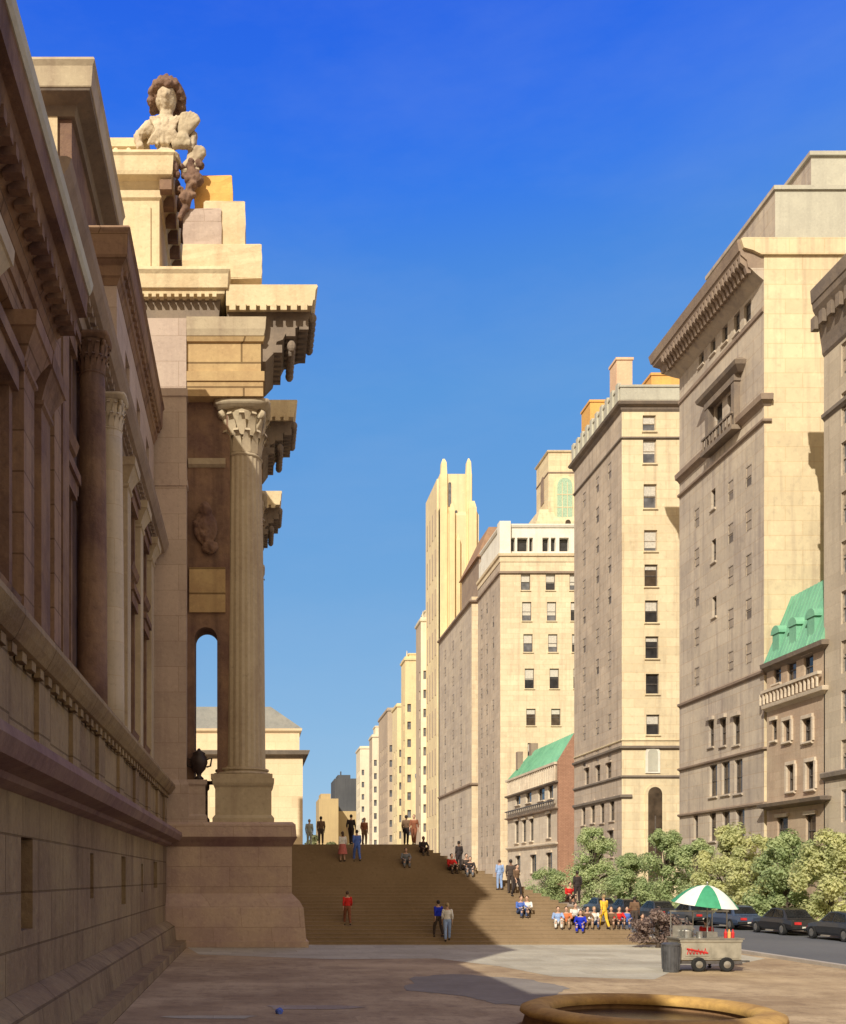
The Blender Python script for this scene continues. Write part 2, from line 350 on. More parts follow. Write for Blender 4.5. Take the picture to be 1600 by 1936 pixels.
# paler sheet before the steps, sunlight put into its colour, and an irregular dark grey patch in the plaza
bm = B()
pts = [(-3,44.9),(-2.2,40.6),(3,38.2),(7,38.6),(8.6,35.2),(9.4,31.5),(12.2,30.6),(14.0,33.5),(17.5,36.2),(19.6,38.5),(19.8,46.5),(2.2,46.5)]
bm.faces.new([bm.verts.new((x, y, .008)) for x, y in pts]); struct('sunlit_strip', bm, LITPAVE)
bm = B()
pts = [(4.2,27.6),(5.0,31.5),(6.6,32.3),(8.4,30.6),(8.9,28.2),(7.6,25.8),(7.5,24.2),(5.9,24.6),(5.6,26.2)]
rj = random.Random(9); q_ = []
for (xa, ya), (xb, yb) in zip(pts, pts[1:] + pts[:1]):
    for k in range(6): q_.append((xa + (xb-xa)*k/6 + rj.uniform(-.12,.12), ya + (yb-ya)*k/6 + rj.uniform(-.2,.2)))
bm.faces.new([bm.verts.new((x, y, .012)) for x, y in q_]); struct('ground_patch', bm, PATCH)
for q in ((-.9,22.3,1.0,.35),(1.3,24.0,1.1,.5),(3.6,21.0,.8,.3)):
    bm = B(); n = 14
    bm.faces.new([bm.verts.new((q[0] + q[2] * (1 + .25 * math.sin(3*a + q[0])) * math.cos(a), q[1] + q[3] * (1 + .3 * math.cos(2*a)) * math.sin(a), .0125)) for a in [2*math.pi*i/n for i in range(n)]])
    struct('ground_patch', bm, LITPAVE if q[0] < 0 else SIDEW)

# ================================================================== STEPS
steps = thing('stone_stairs', 'broad flight of brown stone steps, half in shadow, climbing to the museum pavilion', 'stairs', (6, 50, 0))
SY0, SLOPE, NST = 46.5, .5, 30; RISE = 4.97 / NST; RUN = RISE / SLOPE; EX0, WX0, SN = 18.85, 1.95, 82
bm = B()
for k in range(NST):
    o = k * RUN; z0 = k * RISE
    x0, x1, y0 = WX0, EX0 - o, SY0 + o
    box(bm, x0, x1, y0, SN - k * .01, z0 - (.02 if k else .0), z0 + RISE)
    box(bm, x0 + .001, x1 + .0105, y0 - .01, y0 + .3, z0 + RISE - .045, z0 + RISE + .0015)      # nosing
    box(bm, x1 - .3, x1 + .011, y0 + .3, SN - .5 - k * .01, z0 + RISE - .045, z0 + RISE + .0012)
obj('steps', bm, STEP, steps)
def on_steps(px, py):
    """point on the stair slope, tread level"""
    Y = (SY0 * SLOPE + EYE) / (SLOPE + (py - VY) / F)
    k = min(NST, max(0, int((Y - SY0) / RUN)))
    if Y < SY0: k = 0; Y = (EYE * F) / (py - VY)
    elif k < NST: k += 1; Y = SY0 + (k - 1) * RUN + .17
    return ((px - VX) * Y / F, Y, k * RISE + .002)

# ================================================================== MUSEUM
mus = thing('museum_building', 'ornate brown limestone museum with ledges, columns and broken cornices, in shade along the plaza', 'museum', (-9, 40, 0))
W0 = -3.94
# --- wall along the plaza, ground zone with slit windows
slits = [(17.0,17.9,2.2,3.8),(24.2,24.7,2.6,3.7),(29.9,30.9,2.3,3.75),(35.2,35.7,2.6,3.6),(39.5,41.0,2.7,3.75),(11.5,12.3,2.2,3.8)]
bm = B(); holed(bm, 'E', W0, -45, 45.25, 1.15, 4.7, slits, .5)
box(bm, -16, W0 - .5, -45, 45.2, 0, 6.9); obj('base_wall', bm, MUSB, mus)
for a0, a1, z0, z1 in slits:
    bm = B(); box(bm, W0 - .45, W0 - .38, a0 - .05, a1 + .05, z0 - .05, z1 + .05); f = obj('window', bm, BRNZ, mus)
    bm = B()
    for q in (.3, .7): box(bm, W0 - .37, W0 - .33, a0 + (a1-a0)*q - .02, a0 + (a1-a0)*q + .02, z0, z1)
    obj('bar', bm, BRNZ, f)
bm = B(); tier(bm, (-15, W0, -45, 45.2), [(0,.95),(.32,.93),(.34,.5),(.95,.42),(1.12,.18),(1.2,.02)], 'E'); obj('plinth', bm, MUSB, mus)
bm = B(); tier(bm, (-15, W0, -45, 45.18), [(4.5,.02),(4.58,.22),(4.68,.26),(4.76,.62),(4.98,.74),(5.14,.7),(5.24,.4),(5.3,.1)], 'E'); obj('string_course', bm, PINK, mus)
bm = B(); box(bm, -15, W0 - .02, -45, 45.17, 5.2, 6.95)
for i, y in enumerate((9,12.2,15.4,18.6,22,25.6,29.5,33.4,37.2,41,44.2)): box(bm, W0 - .3, W0 + .07, y - .5, y + .5, 5.27, 6.86)
obj('middle_wall', bm, MUSB, mus)
bm = B(); tier(bm, (-15, W0 - .3, -45, 45.16), [(6.8,.25),(6.86,.5),(7.0,.62),(7.16,.72),(7.28,.7),(7.36,.4)], 'E')
for k in range(56):
    y = 6 + k * .7; box(bm, W0 + .02, W0 + .14, y, y + .32, 6.66, 6.83)
obj('ledge', bm, MUSB, mus)
# --- upper wall of the near stretch, with pilasters, niches, entablature and heavy cornice
def upper(y0, y1, plane, z0, z1, openings, m):
    bm = B(); holed(bm, 'E', plane, y0, y1, z0, z1, openings, .55)
    box(bm, -15.5, plane - .55, y0, y1, z0, z1); w = obj('upper_wall', bm, m, mus)
    for a0, a1, h0, h1 in openings:
        f = window(mus, 'E', plane, a0, a1, h0, h1, 'brown', FRM, .5)
        bm = B(); box(bm, plane - .1, plane + .28, a0 - .25, a1 + .25, h1 + .04, h1 + .45); box(bm, plane - .1, plane + .36, a0 - .35, a1 + .35, h1 + .453, h1 + .7)
        for s in (a0 - .25, a1 + .02): box(bm, plane - .1, plane + .16, s, s + .23, h0, h1 + .037)
        tier(bm, (plane - .1, plane + .05, a0 - .3, a1 + .3), [(h0 - .4, 0), (h0 - .3, .2), (h0 - .06, .28), (h0 - .003, .22)], 'E')
        obj('window_surround', bm, MUSD, mus)
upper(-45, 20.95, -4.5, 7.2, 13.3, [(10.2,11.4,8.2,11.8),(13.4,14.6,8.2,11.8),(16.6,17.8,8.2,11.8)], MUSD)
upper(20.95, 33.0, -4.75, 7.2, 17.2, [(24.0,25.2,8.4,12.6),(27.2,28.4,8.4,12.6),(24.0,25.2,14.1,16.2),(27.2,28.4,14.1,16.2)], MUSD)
upper(33.0, 45.2, -4.55, 7.2, 17.2, [(35.6,36.9,8.4,12.8),(39.6,40.9,8.4,12.8),(35.6,36.9,14.3,16.3),(39.6,40.9,14.3,16.3)], MUS)
def pilaster(y, plane, w, d, z0, z1, m):
    bm = B(); tier(bm, (plane - .1, plane + d, y - w/2, y + w/2), [(z0,.14),(z0+.3,.14),(z0+.36,.07),(z0+.55,.09),(z0+.62,0),(z1-.95,0),(z1-.9,.06),(z1-.82,.06),(z1-.8,0),(z1-.55,.1),(z1-.3,.24),(z1-.28,.28),(z1-.02,.3)], 'ESN')
    obj('pilaster', bm, m, mus)
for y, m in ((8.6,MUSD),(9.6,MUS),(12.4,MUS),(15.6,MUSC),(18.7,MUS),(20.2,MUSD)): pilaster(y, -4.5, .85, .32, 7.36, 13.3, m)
for y, m in ((22.3,MUS),(23.3,MUSD)): pilaster(y, -4.75, .75, .4, 7.36, 17.2, m)
for y in (34.3, 38.2, 42.2): pilaster(y, -4.55, .9, .3, 7.36, 17.2, MUSC)
def capital(bm, c, r, h, rows=2, n=14):
    """Corinthian-like capital: bell, two rows of curling leaves, corner volutes, concave abacus; c = bottom centre"""
    lathe(bm, [(r*1.02,-.06*h),(r*1.1,-.03*h),(r*1.02,0),(r*.97,.05*h),(r*1.0,.45*h),(r*1.22,.78*h),(r*1.3,.84*h)], c, 24)
    for k in range(rows):
        for i in range(n):
            a = 2*math.pi*(i + .5*k)/n; zz = h * (.02 + .32*k); hh = h * .42; w = r * .25
            prof = [(1.0,0),(1.07,.45),(1.18,.8),(1.36,.98),(1.42,.86)]
            L = []
            for q, t in prof:
                q = q + .1*k; ww = w * (1 - .55 * t * t)
                for sgn in (-1, 1):
                    x = r*q*math.cos(a) - sgn*ww*math.sin(a); y = r*q*math.sin(a) + sgn*ww*math.cos(a)
                    L.append(bm.verts.new((c[0]+x, c[1]+y, c[2]+zz+hh*t)))
            for j in range(len(prof) - 1): bm.faces.new((L[2*j], L[2*j+1], L[2*j+3], L[2*j+2]))
    for i in range(4):
        a = math.pi/4 + i*math.pi/2
        p = Vector((c[0] + r*1.42*math.cos(a), c[1] + r*1.42*math.sin(a), c[2] + h*.74))
        tan = Vector((-math.sin(a), math.cos(a), 0))
        tube(bm, [p - tan*r*.12, p + tan*r*.12], [r*.24]*2, 12)
        tube(bm, [Vector((c[0] + r*math.cos(a), c[1] + r*math.sin(a), c[2] + h*.4)), p + Vector((0,0,-.02))], [r*.1, r*.14], 6)
    n = 32; rings = []
    for z, k in ((.84,1.0),(.9,1.04),(.92,1.12),(1.0,1.12)):
        ring = []
        for i in range(n):
            a = 2*math.pi*i/n; d = abs(math.cos(2*a)); q = r * k * (1.72 - .38 * d)
            ring.append(bm.verts.new((c[0] + q*math.cos(a), c[1] + q*math.sin(a), c[2] + h*z)))
        rings.append(ring)
    for p, q in zip(rings, rings[1:]):
        for i in range(n):
            j = (i+1) % n; bm.faces.new((p[i], p[j], q[j], q[i]))
    bm.faces.new(rings[-1]); bm.faces.new(rings[0][::-1])
def column(x, y, z0, z1, r, caph, m, label=None, flutes=0):
    bm = B(); b = .55 * r
    hs = z1 - caph; n = 96 if flutes else 28
    lathe(bm, [(r*.98, z0 + b)] + [(r*(.97 - .16*(t**1.6)), z0 + b + (hs - z0 - b)*t) for t in [i/10 for i in range(1, 11)]], (x, y, 0), n, flutes, .03)
    o = obj('column', bm, m, mus, smooth=not flutes, label=label)
    bm = B(); box(bm, x - r*1.25, x + r*1.25, y - r*1.25, y + r*1.25, z0, z0 + b*.36)
    lathe(bm, [(r*1.2,z0+b*.36),(r*1.24,z0+b*.45),(r*1.2,z0+b*.56),(r*1.06,z0+b*.6),(r*1.05,z0+b*.7),(r*1.12,z0+b*.74),(r*1.12,z0+b*.86),(r*.98,z0+b*.92),(r*.98,z0+b*1.02)], (x, y, 0), 28)
    obj('column_base', bm, m, o)
    bm = B(); capital(bm, (x, y, hs), r*.79, caph); obj('capital', bm, m, o, smooth=True)
    return o
column(-4.22, 26.3, 7.36, 17.2, .40, .95, MUSD)
column(-4.22, 29.6, 7.36, 17.2, .42, .95, GREY, label='pale grey column standing on the ledge')
# entablatures and cornices of the near stretch
bm = B(); tier(bm, (-15.4, -4.3, -45, 20.93), [(13.28,.0),(13.7,.0),(13.71,.06),(14.05,.06),(14.06,.14),(14.2,.2),(14.3,.2),(14.45,.42)], 'E'); obj('frieze', bm, MUS, mus)
bm = B(); tier(bm, (-15.3, -4.3, -45, 20.91), [(14.44,.5),(14.6,.6),(14.75,.64),(14.76,.82),(15.15,.84),(15.22,.86)], 'E')
for k in range(70):
    y = -6 + k*.385; box(bm, -4.0, -3.68, y, y + .2, 14.3, 14.5)
obj('cornice', bm, MUSD, mus)
bm = B(); tier(bm, (-15.3, -4.3, -45, 20.92), [(15.215,.88),(15.3,.93),(15.44,.96),(15.52,.9)], 'E'); obj('cornice_fillet', bm, PARA, mus)
bm = B(); tier(bm, (-15.4, -4.4, 20.94, 45.17), [(17.18,.0),(17.45,.05),(17.46,.14),(17.62,.16),(17.7,.4),(17.95,.55),(18.1,.6),(18.15,.5)], 'E')
for k in range(54):
    y = 21.2 + k*.44; box(bm, -4.35, -4.12, y, y + .22, 17.5, 17.68)
obj('cornice', bm, CORN, mus)
# --- far stretch: taller wall, cornice and attic with a deep coping
bm = B(); holed(bm, 'E', -4.5, 33.0, 45.15, 18.1, 22.6, [(35.2,36.4,19.2,21.6),(38.6,39.8,19.2,21.6),(42,43.2,19.2,21.6)], .4)
holed(bm, 'S', 33.0, -15, -4.5, 18.1, 22.6, [(-5.85,-5.2,21.3,22.0)], .3); box(bm, -15, -4.9, 33.3, 45.15, 18.1, 22.6); obj('upper_wall', bm, MUSM, mus)
for a in (35.2, 38.6, 42): window(mus, 'E', -4.5, a, a + 1.2, 19.2, 21.6, 'brown', FRM, .38)
window(mus, 'S', 33.0, -5.85, -5.2, 21.3, 22.0, 'grey', FRMW, .28)
bm = B(); tier(bm, (-15, -4.5, 33.0, 45.14), [(22.55,.02),(22.75,.1),(22.8,.16),(23.1,.2),(23.25,.36),(23.35,.4),(24.05,.42),(24.15,.5),(24.25,.44)], 'ES')
for k in range(24):
    y = 33.2 + k*.5; box(bm, -4.45, -4.2, y, y + .26, 23.0, 23.22)
obj('cornice', bm, MUS, mus)
bm = B(); tier(bm, (-12, -6.0, 33.1, 39.8), [(24.2,.15),(24.6,.15),(24.65,.0),(28.3,0)], 'ES'); obj('attic', bm, MUSD, mus)  # dark stone paints the attic's east side as shaded
bm = B(); box(bm, -11, -6.45, 32.98, 33.3, 24.66, 28.15); obj('attic_panel', bm, MUSL, mus)  # front gets the lit copy of the stone
bm = B(); tier(bm, (-12, -6.0, 33.1, 39.9), [(28.1,.12),(28.4,.2),(28.5,.7),(28.58,.74)], 'ES'); obj('attic_soffit', bm, CORND, mus)  # shade under the coping is painted by this darker stone
bm = B(); tier(bm, (-12, -6.0, 33.1, 39.9), [(28.57,.75),(28.6,.77),(29.2,.82),(29.35,.9),(29.45,.86)], 'ES'); obj('attic_cornice', bm, MUSC, mus)
bm = B(); tier(bm, (-16, -7, -45, 9), [(15.5,0),(16.4,0),(16.5,.15),(16.8,.2)], 'E'); tier(bm, (-16, -7.02, -44, -3), [(15.5,0),(22.2,0),(22.3,.15),(22.6,.2)], 'EN'); tier(bm, (-16, -7, 9.02, 33.08), [(15.5,0),(25.5,0),(25.6,.15),(26.0,.2)], 'E')  # unseen storeys and tower added, shaped to cast the stair and plaza shadow
tier(bm, (-16, -9, 12, 22), [(26.01,0),(31.4,0),(31.5,.2),(32,.25)], 'ESN'); obj('added_shadow_storey', bm, MUS, mus)
# --- pavilion with free standing columns
PY = 45.3
bm = B(); tier(bm, (-5.2, 1.72, PY, 80), [(0,.72),(.28,.72),(.3,.62),(1.75,.5),(2.05,.34),(2.3,.1),(2.4,.0),(4.55,0)], 'ES'); obj('base_block', bm, MAUV, mus)
bm = B(); tier(bm, (-5.3, 1.72, PY, 80), [(4.53,.02),(4.7,.1),(4.86,.2),(4.95,.24)], 'ES'); obj('ledge', bm, PINK, mus)
bm = B(); tier(bm, (-5.3, 1.72, PY, 80), [(4.94,.2),(5.5,.16),(5.62,.02)], 'ES'); obj('ledge', bm, MAUV, mus)
bm = B(); tier(bm, (-5.9, -3.05, PY + .1, 48.2), [(5.6,.12),(7.3,.1),(7.55,0),(20.8,0),(20.82,.05),(21.1,.05),(21.12,0),(24.85,0),(24.87,.06),(25.2,.06),(25.22,0),(28.4,0)], 'ES'); obj('pier', bm, MUSM, mus)
bm = B(); tier(bm, (-4.4, -2.2, PY + .2, 48.1), [(5.6,.1),(5.9,.08),(6.0,.0),(7.25,0),(7.35,.08),(7.55,.08)], 'ES'); obj('pier_base', bm, MUSM, mus)
bm = B(); arch_wall(bm, PY + .75, PY + 2.2, -3.1, -1.1, 7.5, 24.9, -2.72, -1.68, 7.55, 14.6); obj('arch_wall', bm, MUSD, mus)
bm = B(); box(bm, -2.95, -1.3, PY + .62, PY + .8, 15.25, 17.3); obj('arch_panel', bm, OCH, mus)
bm = B(); tier(bm, (-3.0, -1.3, PY + .7, PY + 2.3), [(21.9,.0),(22.0,.14),(22.25,.18),(22.3,.0)], 'S'); obj('arch_band', bm, MUSC, mus)
bm = B(); ball(bm, (-2.2, PY + .6, 19.1), (.55,.2,.8)); ball(bm, (-2.2, PY + .5, 19.9), (.28,.25,.34)); ball(bm, (-2.0, PY + .55, 18.2), (.4,.2,.3)); tube(bm, [(-2.7,PY+.6,19.4),(-2.2,PY+.45,18.5),(-1.75,PY+.6,19.2)], .13)
carved('relief', bm, MUSD, mus, .045, .06, 3.0)
def pedestal(x0, x1, y0, y1):
    bm = B(); tier(bm, (x0, x1, y0, y1), [(5.6,.12),(5.8,.12),(5.9,.05),(5.95,0),(7.2,0),(7.3,.08),(7.4,.12),(7.6,.12)], 'WESN'); obj('pedestal', bm, MUSC, mus)
def entab(y0, y1, e, main=True):
    bm = B(); tier(bm, (-3.04, .42, y0, y1), [(24.9,0),(25.55,0),(25.57,.06),(26.0,.06),(26.02,.0),(26.05,-.1),(27.35,-.1),(27.38,.0),(27.6,.08)], 'ESN'); obj('entablature', bm, OCH, mus)
    bm = B(); tier(bm, (-3.04, .42, y0, y1), [(27.58,.02),(27.75,.06),(27.9,.1),(28.42,.14)], 'ESN'); obj('frieze_band', bm, MUSC, mus)
    bm = B(); tier(bm, (-1.2, .42, y0 + .27, y1 - .03), [(26.6,.12),(27.0,.5*e),(27.5,.62*e),(27.6,.9*e),(28.0,1.1*e),(28.3,2.0*e),(28.9,2.2*e)], 'E')
    for k in range(7):
        y = y0 + .25 + k * (y1 - y0 - .4) / 7
        for q, zz in ((.75,27.0),(1.35,27.75),(1.95,28.05)): box(bm, .42 + q*e - .3, .42 + q*e + .12, y, y + .24, zz, zz + .35)
        ball(bm, (.42 + 2.25*e, y + .12, 28.62), (.2,.16,.24), u=8, v=6)
        ball(bm, (.42 + 1.3*e, y + .12, 27.35), (.2,.14,.26), u=8, v=6)
    obj('cornice_soffit', bm, CORND, mus)  # underside coloured dark to carry the shade below the cornice
    bm = B(); tier(bm, (-1.25, .42, y0 - .25, y1), [(28.85,2.2*e),(29.1,2.25*e),(29.12,2.32*e),(29.55,2.36*e),(29.72,2.46*e),(29.8,2.42*e)], 'E')
    for k in range(8):
        if -.82 + k*.46 < .42 + 2.2*e: box(bm, -1.1 + k*.46, -.82 + k*.46, y0 - .33, y0 - .2, 28.62, 28.92)
    obj('cornice', bm, MUSL, mus)
for i, (y, e) in enumerate(((PY + .2, 1.0), (56.4, .82), (69.6, .62))):
    pedestal(-1.75, .8, y - .05, y + 2.8)
    column(-.55, y + 1.4, 7.6, 24.9, 1.12, 2.3, MUSC, flutes=24)
    entab(y - .05, y + 3.6, e)
bm = B(); box(bm, -13, -5.62, 48.1, 80, 5.5, 28.4); obj('pavilion_wall', bm, MUSM, mus)
bm = B(); tier(bm, (-13, -1.6, PY + .3, 80), [(28.38,.0),(29.0,.05),(29.3,.1)], 'ES'); obj('frieze', bm, CORND, mus)  # dark tone stands for the shaded soffit under the cornice
bm = B(); tier(bm, (-13, -1.6, PY + .2, 80), [(29.3,.12),(29.4,.28),(29.55,.3),(29.6,.42),(30.2,.46),(30.35,.55),(30.5,.5)], 'ES')
for k in range(22): box(bm, -9.0 + k*.34, -8.82 + k*.34, PY - .2, PY + .1, 29.2, 29.38)
obj('cornice', bm, MUSL, mus)
bm = B(); tier(bm, (-12, -4.35, 46.3, 78), [(30.4,.1),(30.7,.1),(30.72,0),(34.3,0),(34.4,.1),(34.75,.12)], 'ES'); box(bm, -5.5, -4.75, 46.22, 46.4, 31.0, 34.0); obj('attic', bm, MUSL, mus)
bm = B(); tier(bm, (-12, -4.35, 46.3, 78), [(34.73,.1),(35.0,.3),(35.1,.62),(35.25,.66),(35.9,.7),(36.0,.78),(36.15,.72)], 'ES'); obj('attic_cornice', bm, MUSL, mus)
for k in range(8):
    bm = B(); y = 46.0 + k*1.2; ball(bm, (-3.62, y, 35.55), (.2,.28,.34), u=8, v=6); ball(bm, (-3.5, y, 35.3), (.14,.16,.18), u=8, v=6); box(bm, -4.3, -3.75, y - .2, y + .2, 34.5, 34.95)
    obj('cornice_ornament', bm, MUSD, mus)
bm = B(); tier(bm, (-12, -5.0, 46.8, 76), [(36.1,0),(37.0,0),(37.1,.12),(37.5,.12)], 'ES')
for k in range(9): ball(bm, (-6.6 + k*.2, 46.6, 36.65 + .12*math.sin(k*2.1)), (.16,.14,.2), u=8, v=6)
obj('parapet', bm, MUSL, mus)
# palmette ornaments on the corner of the attic
def palmette(x, y, z, h, lean, n=6):
    bm = B()
    for i in range(n):
        a = (i - (n-1)/2) * .17; l = h * (1 - .05*abs(i - (n-1)/2))
        d = Vector((math.sin(a) * .9 + lean*.5, -.05, math.cos(a))).normalized(); p0 = Vector((x, y, z))
        tube(bm, [p0, p0 + d*l*.5, p0 + d*l*.9, p0 + d*l + Vector((.1*lean,-.06,-.04))], [.14,.17,.17,.1], 8)
    ball(bm, (x, y, z), (.4,.28,.3)); ball(bm, (x + .1*lean, y, z + h*.45), (.3,.16,h*.45)); tube(bm, [(x-.45,y,z-.25),(x+.4,y,z-.25)], .2, 8)
    return carved('acroterion', bm, MUSC, mus, .045, .05, 3.0)
palmette(-3.3, 46.1, 37.0, 1.3, .8); palmette(-2.9, 46.3, 35.9, .95, 1.1)
bm = B(); tube(bm, [(-3.0,46.2,34.6),(-2.75,46.2,35.2),(-2.95,46.2,35.9)], [.2,.32,.22]); tube(bm, [(-3.4,46.2,33.4),(-3.05,46.2,34.1),(-2.95,46.2,34.8)], [.12,.2,.2]); ball(bm, (-2.6,46.2,35.2), (.3,.25,.3)); ball(bm, (-3.15,46.1,34.3), (.3,.25,.3)); ball(bm, (-2.5,46.2,35.9), (.22,.2,.22))
for k in range(9): ball(bm, (-3.0 + .35*math.sin(k*2.4), 46.05 + .1*math.cos(k), 34.2 + k*.22), (.15,.15,.15), u=8, v=6)
carved('corner_ornament', bm, MUSD, mus, .045, .06, 4.0)

# carved bust on the attic
bust = thing('stone_bust', 'carved stone bust with curled hair on the highest attic corner of the museum', 'statue', (-4.35, 46.7, 36.1))
bust.scale = (1.14, 1.14, 1.14); bx_, by_ = -4.1, 46.5
bm = B()
lathe(bm, [(.62,36.1),(.6,36.35),(.36,36.5),(.34,36.8),(.5,36.95)], (bx_, by_, 0), 20)
ball(bm, (bx_, by_, 37.45), (.72,.42,.62)); ball(bm, (bx_-.6, by_, 37.5), (.34,.34,.36)); ball(bm, (bx_+.6, by_, 37.5), (.34,.34,.36))
tube(bm, [(bx_,by_,37.7),(bx_+.02,by_-.06,38.3)], [.3,.26], 12); ball(bm, (bx_+.03, by_-.1, 38.66), (.42,.46,.56)); ball(bm, (bx_+.04, by_-.5, 38.55), (.08,.14,.13), u=8, v=6)
for s in (-1,1): ball(bm, (bx_+.03+s*.14, by_-.44, 38.72), (.08,.06,.05), u=8, v=6); tube(bm, [(bx_+s*.65,by_,37.6),(bx_+s*1.15,by_-.1,37.1),(bx_+s*1.0,by_-.3,36.5)], [.24,.2,.14], 10)
ball(bm, (bx_+.03, by_-.42, 38.36), (.13,.08,.04), u=8, v=6)
for k in range(8):
    a = -.9 + k*.26; tube(bm, [(bx_ + .75*math.sin(a), by_ - .38, 37.75), (bx_ + .3*math.sin(a*1.5), by_ - .5, 37.1), (bx_ + .9*math.sin(a), by_ - .4, 36.6)], [.07,.1,.08], 6)
carved('bust', bm, stone('bust_stone', (.66,.56,.40), (.50,.40,.28), (.16,.10,.08), big=1.1, streak=.7, bump=.7), bust, .04, .05, 3.5)
bm = B()
for k in range(46):
    a = k*2.39996; t = k/46; zz = 38.4 + .95*(1 - t)**.8; rr = .64*math.sqrt(max(.05, 1 - ((zz - 38.6)/.82)**2))
    x = bx_ + .03 + rr*math.cos(a); y = by_ + rr*math.sin(a)*.95
    if y < by_ - .3 and zz < 38.9: continue
    ball(bm, (x, y, zz), (.19,.19,.18), u=8, v=6)
ball(bm, (bx_+.03, by_+.08, 38.85), (.56,.5,.5))
carved('hair', bm, MUSD, bust, .042, .05, 6.0)
# pile of uncut blocks above the columns
pile = thing('block_pile', 'stepped pile of sunlit uncarved stone blocks above the tall column', 'stone blocks', (-1.4, 47.4, 30.5))
def block(x0, x1, y0, y1, z0, z1, m, j=.022, label=None):
    bm = B(); tier(bm, (x0, x1, y0, y1), [(z0,-.02),(z0+.08,0),((z0+z1)/2,.02),(z1-.08,0),(z1,-.06)])
    bmesh.ops.subdivide_edges(bm, edges=bm.edges, cuts=2, use_grid_fill=True); rr = random.Random(int(z0*100))
    for v in bm.verts: v.co += Vector((rr.uniform(-j,j), rr.uniform(-j,j), rr.uniform(-j,j)*.6))
    obj('block', bm, m, pile, label=label)
block(-3.25, .36, 45.9, 49.3, 30.48, 32.1, MUSL)
block(-3.25, -1.5, 46.3, 49.0, 32.08, 34.0, MUSM)
block(-2.3, -.4, 46.4, 49.1, 32.1, 34.4, MUSL)
block(-2.75, -1.0, 46.7, 48.6, 34.02, 35.8, ORNG, label='topmost block coloured orange for sunlight')  # orange of the sunlight put into the block's own colour
# dark urn on the sill of the arch
urn = thing('bronze_urn', 'small dark urn on the sill beneath the arch, beside the tall column', 'urn', (-2.55, PY + .5, 7.55))
bm = B(); lathe(bm, [(.2,7.55),(.22,7.65),(.1,7.75),(.12,7.85),(.3,8.05),(.4,8.35),(.36,8.6),(.26,8.7),(.3,8.78),(.1,8.9),(.05,9.0)], (-2.5, PY + .5, 0), 20); obj('bowl', bm, BRNZ, urn, smooth=True)
bm = B()
for s in (-1,1): tube(bm, [(-2.5+s*.36,PY+.5,8.5),(-2.5+s*.58,PY+.5,8.55),(-2.5+s*.52,PY+.5,8.2),(-2.5+s*.34,PY+.5,8.15)], .045, 8)
obj('handle', bm, BRNZ, urn)

# ================================================================== NORTH WING
wing = thing('museum_wing', 'cream stone wing with grey hipped roof seen behind the tall column', 'building', (-3, 118, 0))
ws = 17.3; wy = F / ws
bm = B(); box(bm, -14, 5.35, wy, wy + 26, 0, Z(1425, ws)); box(bm, -14, 5.0, wy + .3, wy + 25.7, Z(1425, ws) + .3, 19.3); obj('wall', bm, WING, wing)
bm = B(); tier(bm, (-14, 5.35, wy, wy + 26), [(16.2,.02),(16.45,.2),(16.55,.6),(16.95,.75),(17.0,.7)], 'ESN'); obj('cornice', bm, BAND, wing)
bm = B(); tier(bm, (-14, 5.0, wy + .3, wy + 25.7), [(19.0,.05),(19.2,.25),(19.45,.3)], 'ESN')
obj('cornice', bm, WING, wing)
bm = B(); x0, x1, y0, y1 = -14.3, 5.3, wy + .05, wy + 26; z0, z1 = 19.45, 22.4
v = [bm.verts.new(p) for p in ((x0,y0,z0),(x1,y0,z0),(x1,y1,z0),(x0,y1,z0),(x0+3.4,y0+3.4,z1),(x1-3.4,y0+3.4,z1),(x1-3.4,y1-3.4,z1),(x0+3.4,y1-3.4,z1))]
for f in ((3,2,1,0),(4,5,6,7),(0,1,5,4),(1,2,6,5),(2,3,7,6),(3,0,4,7)): bm.faces.new([v[i] for i in f])
obj('roof', bm, GRAYR, wing)

# ================================================================== AVENUE FACADES
FX = 38.0
def yW(px, fx=FX): return F * fx / (px - VX)
def zW(px, py, fx=FX): return Z(py, (px - VX) / fx)
def body(name, root, x0, x1, y0, y1, z1, ms, mw, hs=(), hw=(), z0=0, depth=.3):
    """building shell: south and west faces with real openings, plain hidden sides"""
    bm = B(); holed(bm, 'S', y0, x0, x1, z0, z1, hs, depth, 0); holed(bm, 'W', x0, y0, y1, z0, z1, hw, depth, 1)
    for q in (((x0,y0,z1),(x1,y0,z1),(x1,y1,z1),(x0,y1,z1)), ((x1,y0,z0),(x1,y1,z0),(x1,y1,z1),(x1,y0,z1)), ((x0,y1,z0),(x0,y1,z1),(x1,y1,z1),(x1,y1,z0))):
        bm.faces.new([bm.verts.new(p) for p in q])
    bmesh.ops.remove_doubles(bm, verts=bm.verts, dist=.0005)
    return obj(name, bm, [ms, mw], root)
def band(root, x0, x1, y0, y1, z0, z1, pr, m, name='string_course'):
    bm = B(); h = z1 - z0
    tier(bm, (x0, x1, y0, y1), [(z0,.01),(z0+h*.25,pr*.4),(z0+h*.4,pr*.9),(z0+h*.85,pr),(z1,pr*.5)], 'WS'); return obj(name, bm, m, root)
rw = random.Random(3)

def west(bm):
    bmesh.ops.recalc_face_normals(bm, faces=bm.faces)
    for f in bm.faces: f.material_index = 1 if f.normal.x < -.5 else 0  # west-facing faces take the darker tone as painted shade

